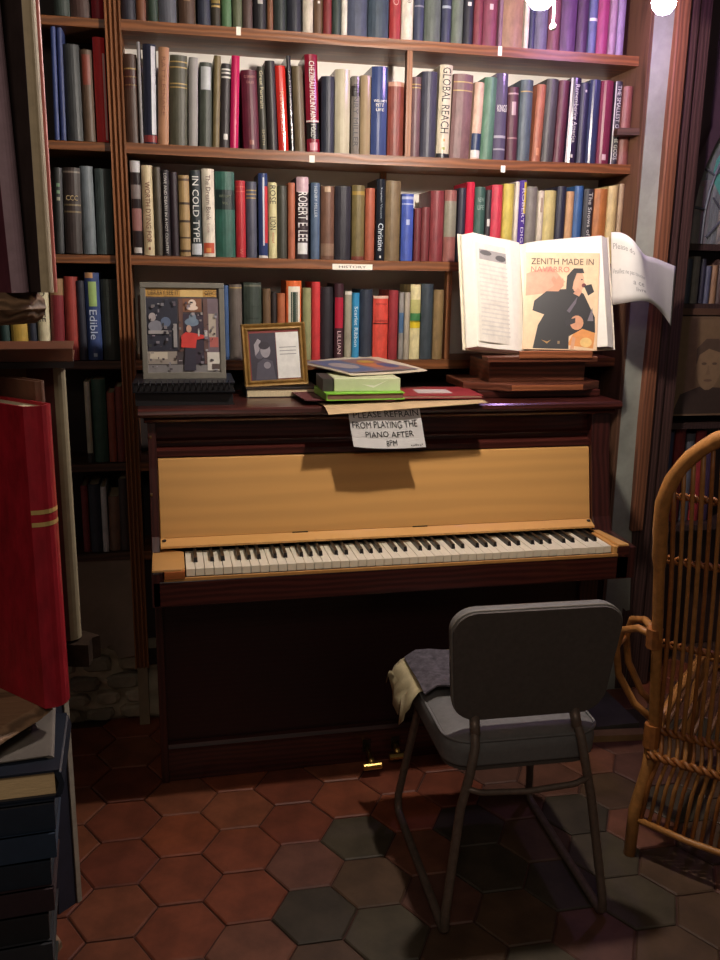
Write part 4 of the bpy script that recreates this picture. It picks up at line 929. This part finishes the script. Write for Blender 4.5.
MB().tube([(-.19, .43, .36), (.05, .28, .52), (.22, .08, .66)], .009, 8).build('brace', RATTAND, rc, False, smooth=True)

# ------------------------------------------------------------------ glazed cabinet beyond the jamb
gcab = thing('glazed_cabinet', 'dark glazed cabinet with an arched leaded-glass door beside the door jamb', 'cabinet', (2.05, .70, 0))
CW = mat((58, 40, 38), .5, .25, 9, .1, kind='wood', stretch=(9, 6, .8))
c_ = MB(); c_.box(1.652, 1.672, .60, .84, 0, 2.6); c_.box(2.5, 2.52, .60, .84, 0, 2.6); c_.box(1.672, 2.5, .825, .84, 0, 2.6); c_.build('carcass', CW, gcab)
for z in (1.345, 1.545, .93, .55): MB().box(1.672, 2.5, .61, .825, z, z+.022).build('shelf', CW, gcab)
MB().box(1.672, 2.5, .602, .612, 1.330, 1.352).build('shelf_edge', mat((84, 58, 44), .5, .2, 9), gcab)
# arched frame: spandrel with arch cut, built as strip between arch and rectangle
ax, az, ar = 2.09, 1.62, .41
mb = MB(); n = 24; pin = []; pout = []
for k in range(n+1):
    a = math.pi-math.pi*k/n; pin.append((ax+(ar-.018)*math.cos(a), .605, az+.95*(ar-.018)*math.sin(a)*1.35)); pout.append((ax+(ar+.012)*math.cos(a), .605, az+1.0*(ar+.012)*math.sin(a)*1.35))
top_ = [(p[0], .605, 2.6) for p in pout]
mb.grid([pin, pout, top_]); mb.grid([[(p[0], .59, p[2]) for p in pin], [(p[0], .59, p[2]) for p in pout]]); mb.grid([[(p[0], .59, p[2]) for p in pin], [(p[0], .61, p[2]) for p in pin]])
mb.build('arch_frame', mat((66, 46, 56), .5, .2, 9), gcab)
MB().box(1.672, 1.70, .595, .61, 1.567, 1.66).build('door_stile', CW, gcab)
lc = MB(); LEAD = mat((90, 92, 100), .45, metal=.4)
def seg(a, b): MB_ = MB().tube([a, b], .0045, 6); return MB_.build('lead_came', LEAD, gcab)
pin2 = [(ax+(ar-.07)*math.cos(math.pi-math.pi*k/n), .607, az+(ar-.07)*1.35*.95*math.sin(math.pi*k/n)) for k in range(n+1)]
MB().tube([(1.75, .607, 1.567)]+pin2+[(2.43, .607, 1.567)], .0045, 6).build('lead_came', LEAD, gcab)
for k in (1, 3, 5, 7, 9): seg(pin[k], pin2[k])
for i in range(-2, 4):
    x = 1.75+i*.17
    for s in (1, -1):
        a = Vector((x if s > 0 else x+.5, .607, 1.57)); b = a+Vector((s*.5, 0, .55))
        P = [a+(b-a)*t/30 for t in range(31)]
        Q = [p for p in P if ((p.x-ax)/(ar-.07))**2+(max(0, p.z-az)/((ar-.07)*1.28))**2 < 1 and 1.75 < p.x < 2.43]
        if len(Q) > 1: seg(Q[0], Q[-1])
MB().add([(p[0], .609, p[2]) for p in pin]+[(2.482, .609, 1.567), (1.698, .609, 1.567)], [tuple(range(n, -1, -1))+(n+2, n+1)]).build('glass_pane', glass((.55, .6, .62), .12, .25), gcab)
MB().add([(ax+.10*math.cos(a)-.22, .6085, 1.80+.10*math.sin(a)) for a in [2*math.pi*k/16 for k in range(16)]], [tuple(range(16))]).build('green_roundel', glass((.1, .35, .3), .15, .8), gcab)
xx = 1.70
for i, (w, h, c, lk) in enumerate(((.022, .135, (52, 62, 84), 'dark blue book lowest in the glazed cabinet corner'), (.026, .150, (48, 56, 72), 'navy book with gilt head in the glazed cabinet'), (.026, .158, (120, 116, 110), 'pale grey book in the glazed cabinet'), (.018, .150, (46, 44, 60), 'dark violet book in the glazed cabinet'), (.020, .128, (70, 72, 92), 'blue grey book in the glazed cabinet'), (.022, .130, (130, 98, 72), 'tan book in the glazed cabinet'), (.03, .15, (70, 50, 48), 'brown book in the glazed cabinet'))):
    book(lk, (xx+w/2, .64, 1.3675), w, h, .14, c, .0, 0, False, (), 1.2, 'books in the glazed cabinet'); xx += w+.0035
xx = 1.715
for i, (w, h, c, lk) in enumerate(((.03, .2, (110, 50, 60), 'maroon book behind the leaded glass'), (.026, .19, (96, 60, 50), 'brown book behind the leaded glass'), (.03, .21, (140, 40, 80), 'magenta book behind the leaded glass'), (.03, .2, (60, 60, 70), 'grey book behind the leaded glass'), (.035, .2, (110, 80, 60), 'tan book behind the leaded glass'))):
    book(lk, (xx+w/2, .66, 1.5675), w, h, .13, c, .0, 0, False, (), 1., 'books behind the leaded glass'); xx += w+.004
por = thing('portrait', 'dim brown portrait of a man hung below the cabinet books', 'picture', (1.85, .598, .98), (0, 0, 0))
MB().box(-.17, .17, 0, .008, 0, .345).build('panel', mat((112, 88, 66), .7, .15, 12), por, False)
patches([(rect(.03, .97, .03, .97), (118, 94, 70)), ([(.05, .02), (.12, .22), (.34, .30), (.62, .28), (.9, .18), (.95, .02)], (62, 48, 42)), (ell(.42, .50, .14, .24, 18), (134, 108, 82)), ([(.27, .52), (.26, .68), (.36, .78), (.50, .78), (.58, .68), (.57, .54), (.54, .64), (.40, .68), (.30, .62)], (84, 66, 54)), (ell(.36, .53, .03, .014), (92, 72, 58)), (ell(.48, .53, .03, .014), (92, 72, 58)), ([(.41, .52), (.44, .42), (.39, .42)], (122, 96, 74)), (ell(.42, .36, .05, .014), (108, 82, 66))], (-.17, 0, 0), (.34, 0, 0), (0, 0, .345), (0, -1, 0), por, 'print', .0002)
# pile behind the rattan chair
xx = 1.66
for i, (w, h, c, lk) in enumerate(((.035, .20, (120, 36, 44), 'red book standing behind the rattan chair'), (.03, .22, (52, 60, 90), 'blue book standing behind the rattan chair'), (.04, .23, (130, 44, 44), 'scarlet book standing behind the rattan chair'), (.035, .21, (90, 90, 100), 'grey book standing behind the rattan chair'), (.04, .22, (150, 46, 50), 'bright red book standing behind the rattan chair'), (.03, .2, (60, 40, 70), 'purple book standing behind the rattan chair'))):
    book(lk, (1.70+i*.042, .655, .5735), w, h+.12, .14, c, 0, 0, False, (), 1., 'books behind the rattan chair')

# ------------------------------------------------------------------ left foreground shelving, set at an angle
EA = math.radians(43); ET = Vector((math.cos(EA), math.sin(EA), 0)); EN = Vector((math.sin(EA), -math.cos(EA), 0)); LO_ = Vector((-.183, -1.109, 0))
def LU_(t, n, z): return LO_+ET*t+EN*n+Vector((0, 0, z))
sc = thing('bookshelf', 'rough plank bookshelf beside the aisle carrying the large red book', 'bookshelf', LU_(-.1, -.2, 0))
WOODL = mat((128, 98, 72), .7, .35, 18, .5, kind='wood', stretch=(1, 5, 5))
def plank(t0, t1, n0, n1, z0, z1, name, wav=.006):
    """board with an irregular waney front edge"""
    mb = MB(); N_ = 16; f1 = []; 
    rows_ = []
    for k in range(N_+1):
        t = t0+(t1-t0)*k/N_; e = n1+wav*math.sin(k*1.7)+wav*.6*math.sin(k*3.1+1)-(.03*max(0, (k-N_+3)/3)**2)
        rows_.append([LU_(t, n0, z0), LU_(t, n0, z1), LU_(t, e-.012, z1), LU_(t, e, z1-.008), LU_(t, e+.002, (z0+z1)/2), LU_(t, e-.006, z0+.006), LU_(t, e-.02, z0), LU_(t, n0, z0)])
    mb.grid(rows_); k = len(rows_[0])-1
    mb.add(rows_[0][:k], [tuple(range(k))]); mb.add(rows_[-1][:k], [tuple(range(k))[::-1]])
    return mb.build(name, WOODL, sc)
plank(-.42, .046, -.26, .004, 1.392, 1.428, 'shelf'); plank(-.42, .018, -.26, .002, .900, .922, 'shelf'); LOWZ = (CAM+ray(50, 1021.3)*1.035).z; plank(-.42, .0, -.26, .012, LOWZ-.032, LOWZ-.0008, 'shelf')
mb = MB()
u0, u1 = -.43, -.41
for a in ((-.45, -.42),):
    p = [LU_(a[0], -.27, 0), LU_(a[1], -.27, 0), LU_(a[1], .0, 0), LU_(a[0], .0, 0), LU_(a[0], -.27, 2.2), LU_(a[1], -.27, 2.2), LU_(a[1], .0, 2.2), LU_(a[0], .0, 2.2)]
    mb.hexa(p)
mb.build('end_panel', DARKOAK, sc)
p = [LU_(-.45, -.285, 0), LU_(.01, -.285, 0), LU_(.01, -.262, 0), LU_(-.45, -.262, 0)]; MB().hexa(p+[q+Vector((0, 0, 2.2)) for q in p]).build('back_panel', DARKOAK, sc)
def lbook(label, t0, t1, n, z, h, d, col, decor=(), gloss=False, gain=1., rough=None):
    c = LU_((t0+t1)/2, n, z); return book(label, c, t1-t0, h, d, col, 0, EA, gloss, decor, gain, None, rough=rough)
u1 = lbook('tall maroon book with mauve spine standing on the upper rough plank', -.006, .016, .0, 1.4285, .40, .24, (84, 40, 52), (('band', 0, 1, (142, 116, 124)),), gain=1.1)
u1.rotation_euler = (0, -.035, EA)
lbook('tall dark book with tan mottled spine on the upper rough plank', .0235, .0405, .010, 1.4285, .42, .25, (52, 40, 38), (('band', 0, 1, (168, 150, 120)),), gain=1.1)
lbook('thin pink-edged book beside the mottled one on the upper plank', .0415, .0475, .005, 1.4285, .42, .25, (214, 116, 104), gain=1.1)
lbook('large red cloth book with gilt lines standing on the lower rough plank', .000, .037, .0, .9225, .378, .26, (158, 26, 40), gilt(.62, .66), gain=1.05, rough=.4)
lbook('brown book with worn white corner behind the large red book', .045, .058, -.045, .9225, .400, .25, (110, 74, 56))
# tall quarter-bound book with mottled spine, farther along
mb_loc = atY(80, 640, -.92); MA = 1.12
bb = book('tall tan quarter-bound book with a pale mottled spine beside the red book', (mb_loc.x, -.92, mb_loc.z+.0035), .028, .392, .22, (128, 100, 74), 0, MA, False, (('band', 0, 1, (146, 134, 106)),), 1., None)
MB().box(-.0148, -.0141, .006, .046, 0, .392).build('quarter_binding', mat((78, 40, 34), .6, .3, 30), bb, False)
lp_ = thing('ledge_plank', 'dark broken plank end carrying the tall mottled-spine book', 'plank', (mb_loc.x, -.92, mb_loc.z-.034), (0, 0, MA))
MB().prism([(-.018, .0), (-.012, -.02), (.012, -.012), (.024, -.018), (.032, .01), (.032, .21), (-.018, .21)], 'z', 0, .0335).build('board', mat((46, 34, 25), 1., .4, 30, .6, spec=.1), lp_, False)
MB().prism([(.0, .19), (.03, .19), (.03, .21), (.0, .21)], 'z', -(mb_loc.z-.034)+.002, 0).build('post', DARKOAK, lp_, False)
def lying(label, px, pt, pb, depth, ln, fb, rz, m_, pm=None, spine='t'):
    """closed book lying flat; its near right corner stands at image point px between heights pt and pb"""
    P = CAM+ray(px, pb)*depth; Q = CAM+ray(px, pt)*depth; h = Q.z-P.z-.0004; t = min(.003, h*.2)
    o = thing('book', label, 'book', P, (0, 0, rz)); c = MB(); c.box(-ln, 0, 0, fb, 0, t); c.box(-ln, 0, 0, fb, h-t, h)
    if spine == 't':
        c.prism([(-.006, 0), (.002, h*.12), (.005, h*.5), (.002, h*.88), (-.006, h), (-.006, h-t), (-.001, h*.5), (-.006, t)], 'y', 0, fb)
        c.build('cover', m_, o, False); MB().box(-ln, -.006, .005, fb-.004, t, h-t).build('pages', pm or PAGES, o, False)
    else:
        c.box(-ln, 0, -.003, t, 0, h); c.build('cover', m_, o, False); MB().box(-ln+.003, -.006, t, fb-.003, t, h-t).build('pages', pm or PAGES, o, False)
    return P
lying('thin black book lying flat across the tops of tall books', 74, 361, 367.5, 1.13, .12, .13, .10, mat((34, 26, 26), .5), BLACK, 'n')
lying('brown leather book lying flat over the thin black one', 73, 348, 361, 1.13, .12, .13, .08, mat((110, 68, 44), .45, .3, 20), PAGES, 'n')
NAVY = mat((30, 36, 48), .4, .2, 30)
lying('worn grey book lying under the lower rough plank', 50, 754, 761, 1.05, .18, .15, .10, mat((104, 96, 88), .7, .3, 20), PAPER)
lying('black-bound book lying with cream page ends showing', 61, 765, 797, 1.035, .2, .14, .04, NAVY, mat((230, 196, 146), .85, .12, 200, .3, stretch=(.3, .3, 4)))
yy_ = 797.3; colr = [('dark navy', (32, 40, 54)), ('dull blue', (40, 52, 70)), ('blue-black', (28, 34, 44)), ('dark wine', (48, 32, 36)), ('plain black', (30, 28, 30)), ('charcoal', (44, 44, 48)), ('inky blue', (30, 38, 56)), ('sooty green', (36, 42, 40))]
for i, (nm, c) in enumerate(colr):
    h = (30, 28, 27, 26, 28, 27, 28, 30)[i]; off = (56, 57, 52, 55, 50, 54, 50, 54)[i]
    P_ = lying('%s book lying in the dark pile, %s below the cream-paged one' % (nm, ordinal(i+1)), off, yy_+.3, yy_+h, 1.035, .2, .13, .05+.02*(i % 2), mat(c, .5, .2, 30), PAPER, 'n'); yy_ += h
STACK_Z = P_.z
# tall portfolio standing on the floor
fp = atZ(79, 901, 0.001); ft = .59
po = thing('portfolio', 'tall dark blue portfolio with worn white edge standing on the floor', 'portfolio', (fp.x, fp.y, .0), (0, 0, EA))
MB().box(-.055, -.006, -.0, .40, .001, ft).build('boards', mat((44, 50, 66), .6, .2, 20), po, False)
MB().box(-.006, .006, -.004, .40, .001, ft+.003).build('worn_edge', mat((172, 164, 146), .8, .25, 30), po, False)
MB().prism([(-.055, -.002), (.006, -.004), (.003, .03), (-.03, .02)], 'z', ft-.0, ft+.004).build('torn_corner', PAPER, po, False)

# ------------------------------------------------------------------ lamps
def bulb(name, label, P, r, em, cord_top, chain=None):
    o = thing(name, label, 'lamp', P)
    MB().lathe([(0.002, -r), (r*.55, -r*.85), (r*.92, -r*.4), (r, 0), (r*.9, r*.45), (r*.6, r*.95), (r*.42, r*1.35)], 14, P).build('bulb', em, o, smooth=True)
    MB().lathe([(r*.5, r*1.3), (r*.55, r*1.4), (r*.55, r*2.4), (r*.2, r*2.7)], 14, P).build('socket', mat((60, 56, 52), .5), o, smooth=True)
    MB().tube([P+Vector((0, 0, r*2.6)), Vector((P.x, P.y, cord_top))], .003, 6).build('cord', BLACK, o)
    if chain:
        q = Vector(chain); k = MB().tube([P+Vector((.02, 0, r*1.2)), Vector((q.x, q.y, P.z)), q+Vector((0, 0, .008))], .0022, 6).build('pull_cord', PAPER, o)
        MB().lathe([(.001, -.007), (.006, -.004), (.0075, 0), (.006, .004), (.002, .009)], 10, q).build('pull_knob', PAPER, o, smooth=True)
    return o
B1 = atY(541, -6, -.32); B2 = atY(664, 2, .18)
bulb('hanging_bulb', 'bare white hanging bulb with a short pull cord before the top shelf', B1, .030, emat((1, .89, .78), BULB), 2.9, atY(553, 27, -.30))
bulb('hanging_bulb', 'hanging bulb beside the timber post, tinted violet to imitate lens flare', B2, .032, emat((.70, .42, 1.0), FLARE_VIOLET), 2.9)  # real bulb; its violet emission imitates lens flare
